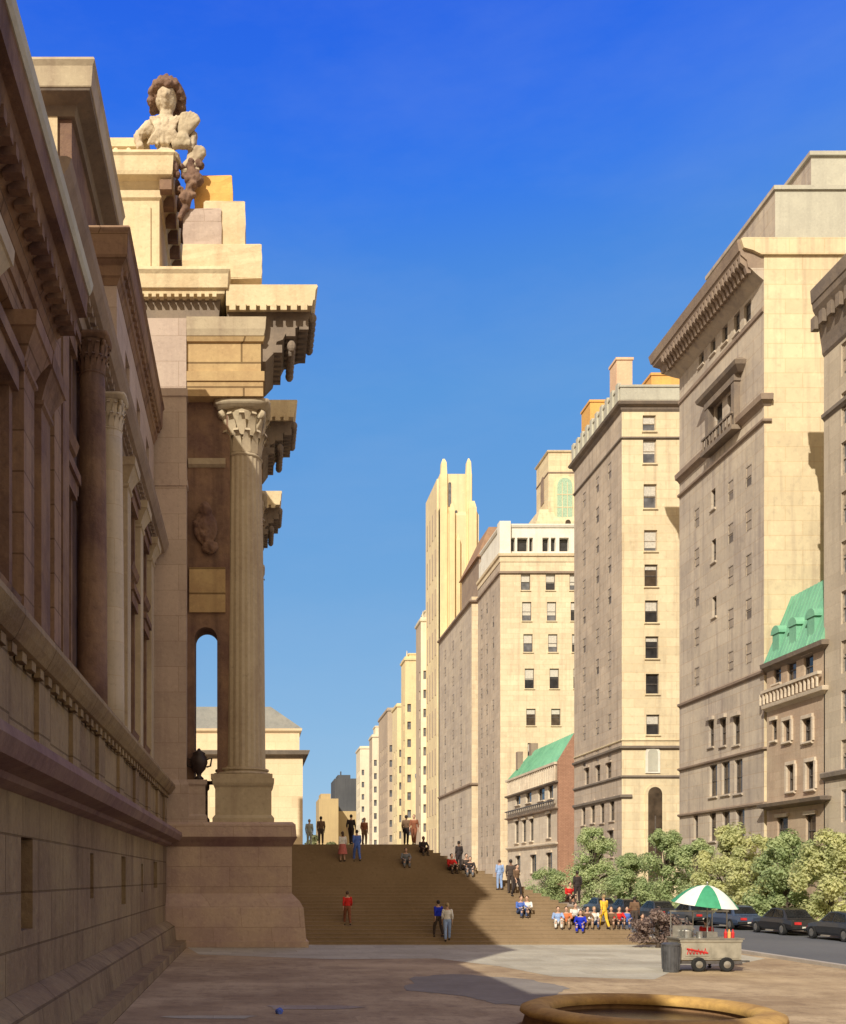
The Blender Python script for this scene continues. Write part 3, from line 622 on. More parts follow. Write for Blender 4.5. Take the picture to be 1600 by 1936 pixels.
# --- R0: grey building at the edge of the picture, deep cornice
y1 = yW(1555); z0 = 40.0
r0 = thing('apartment_building', 'grey shaded apartment house with dark overhanging cornice, nearest on the avenue at the picture edge', 'building', (45, 55, 0))
wins = []
for r in range(11):
    for yy in (64.4, 60.2, 56): wins.append((yy - .6, yy + .6, 3.5 + r*3.2, 5.6 + r*3.2))
body('wall', r0, FX, 60, 44, y1 - .2, z0, GREY, GREY, [], wins)
for h in wins: window(r0, 'W', FX, *h, kind='grey', frame=FRMW, depth=.2, blind=rw.choice((0,.4,.9)))
bm = B(); tier(bm, (FX, 60, 44, y1 - .2), [(z0-2.2,.02),(z0-2.0,.12),(z0-1.6,.15),(z0-.6,.3),(z0+.4,.5),(z0+.9,.75),(z0+1.3,.8),(z0+1.35,.86),(z0+2.2,.92),(z0+2.3,.85)], 'WS')
for k in range(24): box(bm, FX - .7, FX - .2, 45 + k*.95, 45.45 + k*.95, z0 - .35, z0 + .5)
obj('cornice', bm, CORND, r0); band(r0, FX, 60, 44, y1-.2, 33.5, 34.0, .2, BAND); band(r0, FX, 60, 44, y1-.2, 9.5, 10.1, .3, BAND)

# --- R1a: low house with a green mansard
y0, y1 = yW(1560), yW(1449)
h1 = thing('town_house', 'tan stone town house with green mansard roof squeezed under the big yellow apartment wall', 'house', (42, 70, 0))
hw = []
def wwin(px0, px1, pya, pyb, fx=FX):
    a, b = yW(px1, fx), yW(px0, fx); return (a, b, zW((px0+px1)/2, pyb, fx), zW((px0+px1)/2, pya, fx))
for p in ((1463,1477,1252,1292),(1489,1506,1245,1288),(1520,1538,1238,1282),(1483,1497,1362,1402),(1520,1537,1358,1402),(1490,1504,1446,1496),(1526,1542,1440,1492),(1460,1469,1362,1400),(1470,1490,1545,1590),(1524,1543,1540,1600)): hw.append(wwin(*p))
zt = zW(1560, 1214)
body('wall', h1, FX, 56, y0, y1 - .1, zt, TANH, TANH, [], hw)
for i, h in enumerate(hw): window(h1, 'W', FX, *h, kind='brown' if i % 2 else 'dark', depth=.25)
sills(h1, 'W', FX, hw, .2, WHST); lintels(h1, 'W', FX, hw, .16, .25, WHST)
for h in hw[3:7]:
    for a, b in ((h[0]-.22, h[0]-.003), (h[1]+.003, h[1]+.22)): bm = B(); box(bm, FX - .14, FX + .1, a, b, h[2], h[3]); obj('window_jamb', bm, WHST, h1)
band(h1, FX, 56, y0, y1-.1, zt-.5, zt+.15, .55, CORND, 'cornice'); zb = zW(1500, 1322); band(h1, FX, 56, y0, y1-.1, zb-.35, zb+.2, .45, WHST); zb = zW(1500, 1520); band(h1, FX, 56, y0, y1-.1, zb-.25, zb+.25, .8, CORND, 'balcony_ledge')
bm = B()
for k in range(16):
    y = y0 + .3 + k*.5; tube(bm, [(FX-.35,y,zW(1500,1322)+.2),(FX-.35,y,zW(1500,1322)+1.0)], .09, 6)
box(bm, FX-.5, FX-.2, y0, y1-.1, zW(1500,1322)+1.0, zW(1500,1322)+1.2); obj('balustrade', bm, WHST, h1)
bm = B(); zr = zt + .15; tp = zt + 4.9
v = [bm.verts.new(p) for p in ((FX-.3,y0,zr),(FX-.3,y1-.2,zr),(FX+1.4,y1-.9,tp),(FX+1.4,y0,tp),(56,y0,zr),(56,y1-.2,zr),(56,y1-.9,tp),(56,y0,tp))]
for f in ((0,1,2,3),(3,2,6,7),(1,5,6,2),(0,3,7,4),(4,7,6,5),(0,4,5,1)): bm.faces.new([v[i] for i in f])
for k in range(15):
    t = (k+.5)/15; y = y0 + (y1-.3-y0)*t; tube(bm, [(FX-.3,y,zr),(FX+1.4,min(y,y1-.95),tp)], .05, 4)
rf = obj('roof', bm, GREEN, h1)
for k in range(3):
    bm = B(); y = y0 + 1.6 + k*2.3; box(bm, FX - .05, FX + 1.2, y - .45, y + .45, zr + .3, zr + 1.9); arch_poly(bm, 'W', FX - .12, y - .6, y + .6, zr + 1.9, zr + 2.5, 0, 1.4); obj('dormer', bm, GREEN, rf)

# --- R1: tall yellow apartment house with the deep bracketed cornice
y0, y1 = yW(1445), yW(1285); zt = zW(1445, 478)
r1 = thing('apartment_building', 'tallest yellow apartment house with taupe shade on its avenue side, deep brown overhanging cornice and stacked penthouse', 'building', (46, 82, 0))
hw = []; kinds = []
for p in ((1322,1331,652,690),(1344,1353,633,668),(1366,1376,612,648),(1388,1399,592,630),(1407,1420,572,612)): hw.append(wwin(*p)); kinds.append('grey')
for p in ((1345,1353,925,962),(1346,1354,1020,1062),(1347,1355,1128,1166)): hw.append(wwin(*p)); kinds.append('brown')
for p in ((1340,1350,1362,1412),(1362,1373,1358,1410),(1387,1399,1354,1408),(1342,1356,1446,1506),(1365,1380,1440,1502),(1389,1404,1436,1500),(1342,1354,1536,1590),(1366,1380,1534,1590),(1392,1408,1530,1590),(1312,1320,1536,1586)): hw.append(wwin(*p)); kinds.append('brown')
ctr = [wwin(1352,1366,762,830), wwin(1376,1392,742,812)]
faint = []
for pc in (1318, 1350, 1382, 1416):
    for zz in (19.5, 22.9, 26.3, 29.7, 33.1):
        s = (pc - VX)/FX; yy = F/s
        if pc == 1350: continue
        faint.append((yy - .5, yy + .5, zz, zz + 1.7))
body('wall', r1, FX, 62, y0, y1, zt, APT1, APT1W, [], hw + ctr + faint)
for h, k in zip(hw, kinds): window(r1, 'W', FX, *h, kind=k, frame=FRM, depth=.3)
for h in faint: window(r1, 'W', FX, *h, kind='grey', frame=FRMW, depth=.1, blind=rw.choice((.9,.95,.6)))
for h in ctr: window(r1, 'W', FX, *h, kind='dark', depth=.3)
sills(r1, 'W', FX, hw, .15, APT1W); lintels(r1, 'W', FX, hw[8:11], .25, .3, APT1W)
a, b = ctr[1][0] - .7, ctr[0][1] + .7; c0 = min(ctr[0][2], ctr[1][2]); c1 = max(ctr[0][3], ctr[1][3])
bm = B(); box(bm, FX - .5, FX + .1, a, a + .5, c0 - .3, c1); box(bm, FX - .5, FX + .1, b - .5, b, c0 - .3, c1); box(bm, FX - .55, FX + .1, a - .1, b + .1, c1 + .003, c1 + .5)
tier(bm, (FX - .02, FX + .1, a - .1, b + .1), [(c1 + .503, .4), (c1 + .9, .8), (c1 + 1.2, .9), (c1 + 1.7, .2)], 'WSN'); box(bm, FX - .8, FX + .1, a - .2, b + .2, c0 - .65, c0 - .303)
for k in range(9): tube(bm, [(FX-.7, a + .1 + k*(b-a-.2)/8, c0-.3), (FX-.7, a + .1 + k*(b-a-.2)/8, c0+.6)], .07, 6)
box(bm, FX-.8, FX-.6, a-.1, b+.1, c0+.6, c0+.75); obj('balcony', bm, CORND, r1)
bm = B(); tier(bm, (FX, 62, y0 + .02, y1), [(zt-4.4,.02),(zt-4.3,.12),(zt-4.0,.12),(zt-3.9,.03)], 'W'); obj('string_course', bm, CORN, r1)
bm = B(); tier(bm, (FX, 62, y0 + .03, y1 - .02), [(zt-2.0,.003),(zt-1.85,.2),(zt-1.5,.6),(zt-1.1,1.0)], 'WN'); obj('frieze', bm, APT1W, r1)
bm = B(); tier(bm, (FX, 62, y0 + .05, y1), [(zt-1.1,1.0),(zt-1.0,1.15),(zt-.5,1.25),(zt-.1,1.7),(zt+.15,1.75),(zt+.2,1.85),(zt+.95,2.0),(zt+1.05,1.9)], 'WN')
for k in range(26):
    y = y0 + .3 + k*(y1-y0-.6)/25; tier(bm, (FX - 1.2, FX - .9, y - .14, y + .14), [(zt-1.4,.0),(zt-.9,.15),(zt-.6,.5),(zt-.08,.55)], 'W')
obj('cornice', bm, CORN, r1)
bm = B(); tier(bm, (FX - .3, 62, y0 - .2, y0 + .6), [(zt-.2,.0),(zt+.1,.6),(zt+.3,1.3),(zt+.95,1.5),(zt+1.05,1.3)], 'W'); obj('cornice_return', bm, APT1, r1)
for (px, py, pb, h) in ((1445,745,0,.9),(1445,792,0,.35),(1445,1266,0,.4),(1445,1412,0,.3),(1445,1516,0,.3)):
    zz = zW(px, py); band(r1, FX, FX + .5, y0 + .01, y1, zz - h, zz, .45 if h > .5 else .22, CORN)
yp = y0 + .6; zp = Z(352, F/yp); bm = B(); x0 = X(1466, F/yp)
box(bm, x0, 60, yp, y1 - 3, zt + .9, zp - .3); box(bm, x0 - .15, 60.1, yp - .15, y1 - 2.9, zp - .3, zp); west(bm); obj('penthouse', bm, [PARA, APT1W], r1)
bm = B(); x0 = X(1548, F/yp); zq = Z(270, F/yp); box(bm, x0, 58, yp + 1, y1 - 5, zp - .01, zq - .3); box(bm, x0 - .2, 58.2, yp + .8, y1 - 4.8, zq - .3, zq)
west(bm); obj('water_tank_house', bm, [PARA, APT1W], r1)

# --- R2: cream corner block with one column of windows
y0, y1 = yW(1176), yW(1086); zt = zW(1176, 762); s2 = F / y0
r2 = thing('apartment_building', 'cream corner apartment block with single column of windows and grey roof balustrade', 'building', (44, 110, 0))
hs = []; hk = []
for (py, h, k, bl) in ((800,30,'grey',.5),(852,48,'grey',.6),(938,46,'grey',.45),(1022,40,'grey',.85),(1088,42,'brown',.2),(1156,42,'dark',.45),(1224,42,'dark',.2),(1293,38,'dark',.0),(1370,38,'dark',.45)):
    xc = X(1228 + (py - 800) * .012, s2); w = .68; hs.append((xc - w, xc + w, Z(py + h/2, s2), Z(py - h/2, s2))); hk.append((k, bl))
hw = []
for p in ((1106,1114,1452,1484),(1127,1135,1447,1478),(1147,1156,1442,1472),(1100,1107,1520,1560),(1117,1125,1515,1556),(1135,1143,1512,1556),(1153,1162,1508,1552),(1150,1160,1570,1620)): hw.append(wwin(*p))
faint = []
for r in range(10):
    for pc in (1105, 1130, 1153):
        yy = yW(pc); faint.append((yy - .55, yy + .55, 15.5 + r*3.35, 17.3 + r*3.35))
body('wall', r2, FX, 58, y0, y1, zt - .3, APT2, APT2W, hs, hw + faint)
for h, (k, bl) in zip(hs, hk): window(r2, 'S', y0, *h, kind=k, depth=.3, blind=bl, frame=FRM if k != 'grey' else FRMW)
for h in hw: window(r2, 'W', FX, *h, kind='brown', depth=.3)
for h in faint: window(r2, 'W', FX, *h, kind='grey', frame=FRMW, depth=.1, blind=rw.choice((.9,.95,.55)))
sills(r2, 'S', y0, hs, .16, APT2); sills(r2, 'W', FX, hw, .16, APT2W); lintels(r2, 'W', FX, hw, .14, .2, APT2W)
xc = X(1234, s2); za, zb = Z(1462, s2), Z(1410, s2)
bm = B(); arch_poly(bm, 'S', y0 - .12, xc - .75, xc + .75, za, zb, 0, .2); nb = obj('niche', bm, WHITE, r2)
bm = B(); arch_poly(bm, 'S', y0 - .16, xc - .5, xc + .5, za + .2, zb - .3, 0, .2); obj('panel', bm, PARA, nb)
xc = X(1238, s2); bm = B(); arch_poly(bm, 'S', y0 - .14, xc - 1.0, xc + 1.0, .5, Z(1482, s2), 0, .2); f = obj('arched_window', bm, APT2, r2)
bm = B(); arch_poly(bm, 'S', y0 - .17, xc - .72, xc + .72, .6, Z(1488, s2), 0, .1); obj('pane', bm, GLB, f)
bm = B()
for zz in (3, 5.2, 7.4): box(bm, xc - .7, xc + .7, y0 - .21, y0 - .168, zz, zz + .12)
box(bm, xc - .05, xc + .05, y0 - .205, y0 - .169, .7, 9.5); obj('glazing_bar', bm, FRM, f)
for py, h, pr in ((826,.3,.18),(1398,.2,.12),(1410,.45,.3),(1466,.35,.2)):
    zz = Z(py, s2); band(r2, FX, 58, y0, y1, zz - h, zz, pr, BAND if py > 1398 or py < 1000 else APT2)
band(r2, FX, FX + 1, y0 + .01, y1, Z(1502, s2) - .5, Z(1502, s2), .25, BAND)
bm = B(); tier(bm, (FX, 58, y0, y1), [(zt-.9,.02),(zt-.7,.15),(zt-.5,.2),(zt-.3,.5),(zt-.05,.6),(zt+.05,.5)], 'WSN'); obj('cornice', bm, CORND, r2)
bm = B(); tier(bm, (FX - .25, 58, y0 - .25, y1), [(zt+.04,0),(zt+.3,.06),(zt+.32,0),(zt+1.5,0),(zt+1.52,.1),(zt+1.75,.1)], 'WSN')
for k in range(10): box(bm, FX - .42, FX - .1, y0 + k*1.6, y0 + k*1.6 + .7, zt + .1, zt + 2.1)
obj('parapet', bm, PARA, r2)
def roof_box(root, name, px0, px1, pt, pb, s, m, d=3.0):
    bm = B(); z0, z1 = Z(pb, s), Z(pt, s); x0, x1 = X(px0, s), X(px1, s); y = F/s
    box(bm, x0, x1, y, y + d, z0 - 1.5, z1 - .25); box(bm, x0 - .1, x1 + .1, y - .1, y + d + .1, z1 - .25, z1); return obj(name, bm, m, root)
roof_box(r2, 'chimney', 1166, 1196, 676, 735, 18.0, PNKC, 2); roof_box(r2, 'penthouse', 1232, 1296, 705, 740, 17.9, ORNG, 6); roof_box(r2, 'bulkhead', 1116, 1150, 756, 812, 16.6, ORNG, 3)

# --- R3: pale house with green gabled roof
y0, y1 = yW(1056), yW(960); zt = zW(1056, 1440)
h3 = thing('town_house', 'pale stone house with bright green pitched roof and red brick gable', 'house', (42, 138, 0))
hw = []
for p in ((975,984,1492,1522),(995,1005,1489,1518),(1018,1030,1485,1514),(1037,1046,1480,1510),(974,981,1552,1594),(988,995,1550,1592),(1002,1009,1548,1590),(1034,1042,1538,1584),(976,984,1618,1650),(1004,1014,1616,1650),(1034,1044,1612,1650)): hw.append(wwin(*p))
GX = X(1092, F/y0); pk = Z(1383, F/y0)
bm = B(); holed(bm, 'W', FX, y0 + .5, y1, 0, zt, hw, .35, 0); box(bm, FX + .35, 58, y0 + .5, y1, 0, zt - .02); obj('wall', bm, WHST, h3)
bm = B(); v = [(FX,y0,0),(58,y0,0),(58,y0,zt),(GX,y0,pk+.3),(FX,y0,zt+.1)]
f = [bm.verts.new(p) for p in v]; b = [bm.verts.new((p[0], y0 + .48, p[2])) for p in v]; bm.faces.new(f); bm.faces.new(b[::-1])
for i in range(5): j = (i+1) % 5; bm.faces.new((f[i], b[i], b[j], f[j]))
obj('gable_wall', bm, BRICK, h3)
for i, h in enumerate(hw): window(h3, 'W', FX, *h, kind='brown' if i % 3 == 1 else 'dark', depth=.3)
sills(h3, 'W', FX, hw, .25, WHST); lintels(h3, 'W', FX, hw, .2, .3, WHST)
zz = zW(1056, 1592); band(h3, FX, FX + 1, y0 + .5, y1, zz - .4, zz, .35, WHST); zz = zW(1056, 1525); band(h3, FX, FX + 1, y0 + .5, y1, zz - .35, zz, .5, CORN, 'balcony_ledge')
zz = zW(1056, 1475); band(h3, FX, FX + 1, y0 + .5, y1, zz - .4, zz, .5, CORND, 'cornice')
bm = B()
for k in range(30): tube(bm, [(FX-.2, y0+.8+k*.8, zz), (FX-.2, y0+.8+k*.8, zt-.2)], .14, 6)
box(bm, FX-.4, FX+.1, y0+.5, y1, zt-.25, zt+.05); obj('balustrade', bm, WHST, h3)
bm = B(); zz = zW(1056,1525)
for k in range(24): box(bm, FX-.45, FX-.35, y0+.8+k*1.0, y0+.95+k*1.0, zz, zz+.8)
box(bm, FX-.5, FX-.3, y0+.6, y1-.2, zz+.8, zz+.95); obj('balcony_railing', bm, FRM, h3)
bm = B(); v = [bm.verts.new(p) for p in ((FX-.1,y0+.5,zt+.06),(FX-.1,y1,zt+.06),(GX,y1-4.5,pk),(GX,y0+.5,pk),(58,y0+.5,zt),(58,y1,zt))]
for f in ((0,1,2,3),(3,2,5,4),(1,5,2),(0,3,4),(0,4,5,1)): bm.faces.new([v[i] for i in f])
for k in range(28):
    t = (k+.5)/28; tube(bm, [(FX-.1, y0+.5+(y1-y0-.6)*t, zt+.1), (GX, y0+.5+(y1-y0-5.2)*t, pk+.02)], .07, 4)
rf = obj('roof', bm, GREEN, h3)
bm = B(); yc = y1 - 6; box(bm, GX - .5, GX + .5, yc, yc + 1.2, pk - 1, pk + 1.1); obj('chimney', bm, CORN, rf); bm = B(); box(bm, GX - 1.8, GX - 1.0, yc + 2.5, yc + 3.5, pk - 2.4, pk + .2); obj('chimney', bm, CORN, rf)

# --- R4: peach block with paired windows and a white roof loggia
y0, y1 = yW(946), yW(904); s4 = F / y0; zt = Z(1050, s4)
r4 = thing('apartment_building', 'peach apartment block with paired rows of windows and white columned rooftop loggia', 'building', (48, 160, 0))
hs = []; hk = []
for py, h in ((1100,32),(1156,36),(1216,34),(1283,38),(1356,32),(1420,30),(1485,30)):
    for c in (994, 1041, 1086):
        xc = X(c + (py - 1100)*.04, s4); hs.append((xc - .72, xc + .72, Z(py + h/2, s4), Z(py - h/2, s4))); hk.append(rw.choice((('dark',.4),('grey',.5),('dark',.55),('brown',.3),('grey',.7))))
hw = []
for r in range(13):
    for pc in (911, 921, 933): yy = yW(pc); hw.append((yy - .6, yy + .6, 6.5 + r*3.3, 8.3 + r*3.3))
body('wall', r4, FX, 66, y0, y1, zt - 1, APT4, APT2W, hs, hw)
for h, (k, bl) in zip(hs, hk): window(r4, 'S', y0, *h, kind=k, depth=.3, blind=bl, frame=FRM)
for h in hw: window(r4, 'W', FX, *h, kind='grey', frame=FRMW, depth=.1, blind=rw.choice((.9,.6,.95)))
sills(r4, 'S', y0, hs, .18, APT4)
bm = B(); tier(bm, (FX, 66, y0, y1), [(zt-2.9,.02),(zt-2.8,.28),(zt-2.5,.3),(zt-2.45,.05)], 'WS'); obj('string_course', bm, CORN, r4)
bm = B(); tier(bm, (FX, 66, y0, y1), [(zt-1.0,.1),(zt-.2,.1),(zt-.15,.3),(zt+.25,.35),(zt+.3,.2)], 'WS'); obj('parapet', bm, APT4, r4)
zl, zh = zt + .3, Z(995, s4); hs = []
for a, b in ((960,976),(980,1000),(1003,1010),(1028,1040),(1044,1053),(1060,1078)): hs.append((X(a, s4), X(b, s4), zl + .5, Z(1014, s4)))
bm = B(); holed(bm, 'S', y0 + .6, X(950, s4), 64, zl, zh, hs, .8); box(bm, X(950, s4), 64, y0 + 1.4, y1 - 1, zl, zh)
box(bm, X(950, s4), X(950, s4) + .5, y0 + .62, y0 + 1.38, zl, zh - .02)
tier(bm, (X(950, s4), 64, y0 + .6, y1 - 1), [(zh, .15), (zh + .3, .3), (zh + .5, .3)], 'WS'); box(bm, FX - .1, FX + 1.6, y0 - .1, y0 + 1.5, zl, zh + .8); lg = obj('loggia', bm, WHITE, r4)
for h in hs: bm = B(); box(bm, h[0], h[1], y0 + 1.36, y0 + 1.395, h[2], h[3]); obj('pane', bm, GLD, lg)

# --- R5: taupe block behind, brown hipped roof
y0, y1 = yW(892), yW(831); s5 = F / y0; zt = Z(1128, s5)
r5 = thing('apartment_building', 'narrow taupe apartment slab with brown hipped roof, between peach block and pointed tower', 'building', (46, 190, 0))
hw = []
for r in range(12):
    for pc in (842, 857, 872): yy = yW(pc); hw.append((yy - .9, yy + .9, 9 + r*3.4, 10.9 + r*3.4))
body('wall', r5, FX, 60, y0, y1, zt, APT4, APT1W, [], hw)
for h in hw: window(r5, 'W', FX, *h, kind='grey', frame=FRMW, depth=.1, blind=.9)
band(r5, FX, FX + 1, y0 + .01, y1, zt - 1.2, zt - .6, .5, CORN); band(r5, FX, FX + 1, y0 + .01, y1, Z(1500, 10), Z(1494, 10), .4, CORN)
bm = B(); box(bm, 40, 54, y0 + 3, y0 + 18, zt, 60); obj('penthouse', bm, CORN, r5)
bm = B(); x0, x1, ya, yb = 39.5, 54.5, y0 + 2.5, y0 + 18.5; v = [bm.verts.new(p) for p in ((x0,ya,60),(x1,ya,60),(x1,yb,60),(x0,yb,60),(x0+3,ya+4,66.6),(x1,ya+4,66.6),(x1,yb-4,66.6),(x0+3,yb-4,66.6))]
for f in ((3,2,1,0),(4,5,6,7),(0,1,5,4),(1,2,6,5),(2,3,7,6),(3,0,4,7)): bm.faces.new([v[i] for i in f])
obj('roof', bm, stone('brown_roof', (.34,.21,.13), (.28,.17,.11), (.2,.12,.08), big=.3), r5)
bm = B(); box(bm, X(913, s5), X(932, s5), y0 + .5, y0 + 3, zt, zt + 6.5); obj('chimney', bm, WHITE, r5)

# --- tower with a great arched window
st = 8.84; y0 = F / st
tt = thing('apartment_tower', 'square yellow tower with a tall pale green arched window behind the peach block', 'tower', (66, 219, 0))
x0, x1 = X(1037, st), X(1110, st); zt = Z(852, st)
bm = B(); box(bm, x0, x1, y0, y0 + 9, 0, zt - .4, 0); tier(bm, (x0, x1, y0, y0 + 9), [(zt-.4,.2),(zt-.1,.35),(zt,.3)], 'WSN'); obj('wall', bm, APT1, tt)
band(tt, x0, x1, y0, y0 + 9, Z(892, st) - .4, Z(892, st), .15, CORN)
xa, xb = X(1053, st), X(1082, st); za, zb = Z(985, st), Z(904, st)
bm = B(); arch_poly(bm, 'S', y0 - .25, xa - .5, xb + .5, za - .3, zb + .5, 0, .3); f = obj('arched_window', bm, YELT, tt)
bm = B(); arch_poly(bm, 'S', y0 - .3, xa, xb, za, zb, 0, .1); obj('pane', bm, GRNW, f)
bm = B()
for q in (.33, .66): box(bm, xa + (xb-xa)*q - .06, xa + (xb-xa)*q + .06, y0 - .36, y0 - .31, za, zb - 1)
for q in (.3, .6): box(bm, xa, xb, y0 - .355, y0 - .309, za + (zb-za)*q, za + (zb-za)*q + .14)
obj('glazing_bar', bm, APT1, f)
bm = B(); arch_poly(bm, 'W', x0 - .1, y0 + 3, y0 + 5.5, zt - 10, zt - 4, 0, .2); obj('arched_window', bm, CORN, tt)
zz = Z(962, st); bm = B(); box(bm, X(1011, st), x1 + .2, y0 - .8, y0 + 10, 0, zz - 3); tier(bm, (X(1014, st), x1 + .2, y0 - .6, y0 + 10), [(zz-3,0),(zz,-.8)], 'WS'); obj('shoulder', bm, APT2, tt)
bm = B(); arch_poly(bm, 'S', y0 - .9, X(1067, st), X(1077, st), Z(1000, st), Z(985, st), 0, .2); obj('arched_window', bm, GLB, tt)

# --- R6: pointed stepped tower
s6 = 9.2; y0 = F / s6
t6 = thing('stepped_tower', 'tall stepped yellow tower with two pinnacles, the highest thing down the avenue', 'tower', (42, 212, 0))
x0, x1 = X(832, s6), X(893, s6)
bm = B(); box(bm, x0, x1, y0, y0 + 16, 0, Z(896, s6)); box(bm, x0 - .35, x0, y0 + 1.5, y0 + 15, 0, Z(900, s6)); obj('shaft', bm, YELT, t6)
for a, b, top, mid in ((833,845,868,905),(881,891,867,900)):
    bm = B(); xa, xb = X(a, s6), X(b, s6); tier(bm, (xa, xb, y0 - .6, y0 + .8), [(0,0),(Z(mid, s6),0),(Z(top + 8, s6),-.12),(Z(top, s6),-.45)], 'WESN'); obj('pinnacle', bm, YELS, t6)
for a, b, top in ((848,858,955),(861,868,1010),(884,899,950)):
    bm = B(); xa, xb = X(a, s6), X(b, s6); tier(bm, (xa, xb, y0 - 1.2, y0 + .5), [(0,0),(Z(top + 14, s6),0),(Z(top, s6),-.35)], 'WESN'); obj('buttress', bm, YELS, t6)
for a, b, ta, tb in ((848,853,912,958),(860,865,965,1020)):
    bm = B(); xa, xb = X(a, s6), X(b, s6); arch_poly(bm, 'S', y0 - .12, xa, xb, Z(tb, s6), Z(ta, s6), 0, .15); obj('window', bm, GLG, t6)
bm = B(); xa, xb = X(828, s6), X(905, s6); tier(bm, (x0, xb, y0 - .3, y0 + 17), [(0,0),(Z(975, s6),0),(Z(960, s6),-.6)], 'ESN'); obj('lower_stage', bm, YELT, t6)
bm = B(); box(bm, X(893, s6), X(906, s6), y0 + .6, y0 + 12, 0, Z(985, s6)); box(bm, X(893,s6), X(903,s6), y0 + .8, y0 + 12, Z(985,s6), Z(968,s6)); obj('wing', bm, GREY, t6)
for k in range(9):
    for q in range(4): bm = B(); box(bm, x0 - .42, x0 - .3, y0 + 2.5 + q*3.2, y0 + 3.6 + q*3.2, 8 + k*8.3, 13.5 + k*8.3); obj('window', bm, TANF, t6)

# --- the avenue running away
def far_block(label, pxl, pxr, top, s, sfar, ms, mw, spike=False, rows=0, setback=0):
    y0, y1 = F/s, F/sfar; x0, x1 = X(pxl, s), X(pxr, s); zt = Z(top, s)
    r = thing('far_building', label, 'building', ((x0+x1)/2, y0, 0), group=None)
    hs, hw = [], []
    nw = max(1, int((y1 - y0)/3.4)); ns = max(1, int((x1 - x0)/2.2)); nr = int((zt - 14)/4.2)
    for k in range(nr):
        for i in range(ns):
            if ns > 1 and i == ns - 1: continue
            xx = x0 + 1.0 + i*2.2; hs.append((xx - .45, xx + .45, 9 + k*4.2, 10.9 + k*4.2))
        for i in range(nw): yy = y0 + 1.7 + i*3.4; hw.append((yy - .6, yy + .6, 9 + k*4.2, 10.9 + k*4.2))
    hs = [h for h in hs if h[1] < x1]; hw = [h for h in hw if h[1] < y1]
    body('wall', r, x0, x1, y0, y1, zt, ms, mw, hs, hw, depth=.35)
    bm = B(); box(bm, x0 + .4, x1 - .4, y0 + .36, y0 + .4, 8, zt - 1); box(bm, x0 + .36, x0 + .4, y0 + .4, y1, 8, zt - 1); obj('glazing', bm, GLG, r)
    bm = B(); tier(bm, (x0, x1, y0, y1), [(zt-.5,.02),(zt-.3,.25),(zt+.1,.3),(zt+.12,.05),(zt+.6,.05)], 'WSN'); obj('cornice', bm, ms, r)
    if spike: bm = B(); tube(bm, [(x0 + .6, y0 + 1, zt), (x0 + .6, y0 + 1, zt + 2.2)], [.3,.05], 6); obj('finial', bm, ms, r)
    if setback: bm = B(); tier(bm, (x0 + 1.2, x1, y0 + 1.5, y1 - 1), [(zt,0),(zt+setback,0),(zt+setback+.2,.2),(zt+setback+.5,.2)], 'WSN'); obj('penthouse', bm, ms, r)
    return r
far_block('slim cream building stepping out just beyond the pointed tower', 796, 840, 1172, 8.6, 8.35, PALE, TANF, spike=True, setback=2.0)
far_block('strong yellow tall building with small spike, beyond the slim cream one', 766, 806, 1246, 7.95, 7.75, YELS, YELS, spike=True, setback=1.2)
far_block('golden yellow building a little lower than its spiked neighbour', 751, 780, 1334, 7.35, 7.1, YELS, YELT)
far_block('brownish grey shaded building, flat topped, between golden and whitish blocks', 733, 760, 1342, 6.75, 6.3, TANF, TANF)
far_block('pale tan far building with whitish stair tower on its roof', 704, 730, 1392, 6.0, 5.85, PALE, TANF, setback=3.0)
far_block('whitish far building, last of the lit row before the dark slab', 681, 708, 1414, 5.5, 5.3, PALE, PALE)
# pale blue grey sliver between the tower and the taupe slab
sb = thing('far_building', 'narrow blue grey building tucked at the foot of the yellow spiked block', 'building', (36.5, 236, 0))
bm = B(); s = 8.1; tier(bm, (X(792, s), X(815, s), F/s, F/s + 8), [(0,.1),(1,.1),(1.02,0),(Z(1470, s),0),(Z(1465, s),.2),(Z(1460, s),.2)], 'WSN')
obj('wall', bm, stone('blue_grey_render', (.30,.33,.38), (.25,.28,.33), (.2,.22,.26), big=.1), sb)
sl = thing('far_building', 'dark grey flat slab block standing at the end of the avenue', 'building', (40, 452, 0)); s = 4.2
bm = B(); box(bm, X(633, s), X(690, s), F/s, F/s + 22, Z(1534, s), Z(1472, s)); box(bm, X(640, s), X(664, s), F/s + 3, F/s + 15, Z(1472, s), Z(1464, s)); box(bm, X(646, s), X(648, s), F/s + 6, F/s + 8, Z(1464, s), Z(1456, s))
obj('tower', bm, SLAB, sl)
bm = B(); box(bm, X(633, s), X(690, s), F/s - 1, F/s + 23, 0, Z(1534, s) - .01); obj('podium', bm, OCHF, sl)
to = thing('far_building', 'low ochre far building beside the dark slab, above the distant trees', 'building', (29, 440, 0)); s = 4.35
bm = B(); box(bm, X(603, s), X(640, s), F/s, F/s + 20, 0, Z(1510, s)); box(bm, X(607, s), X(626, s), F/s + 2, F/s + 15, Z(1510, s), Z(1500, s)); obj('wall', bm, OCHF, to)

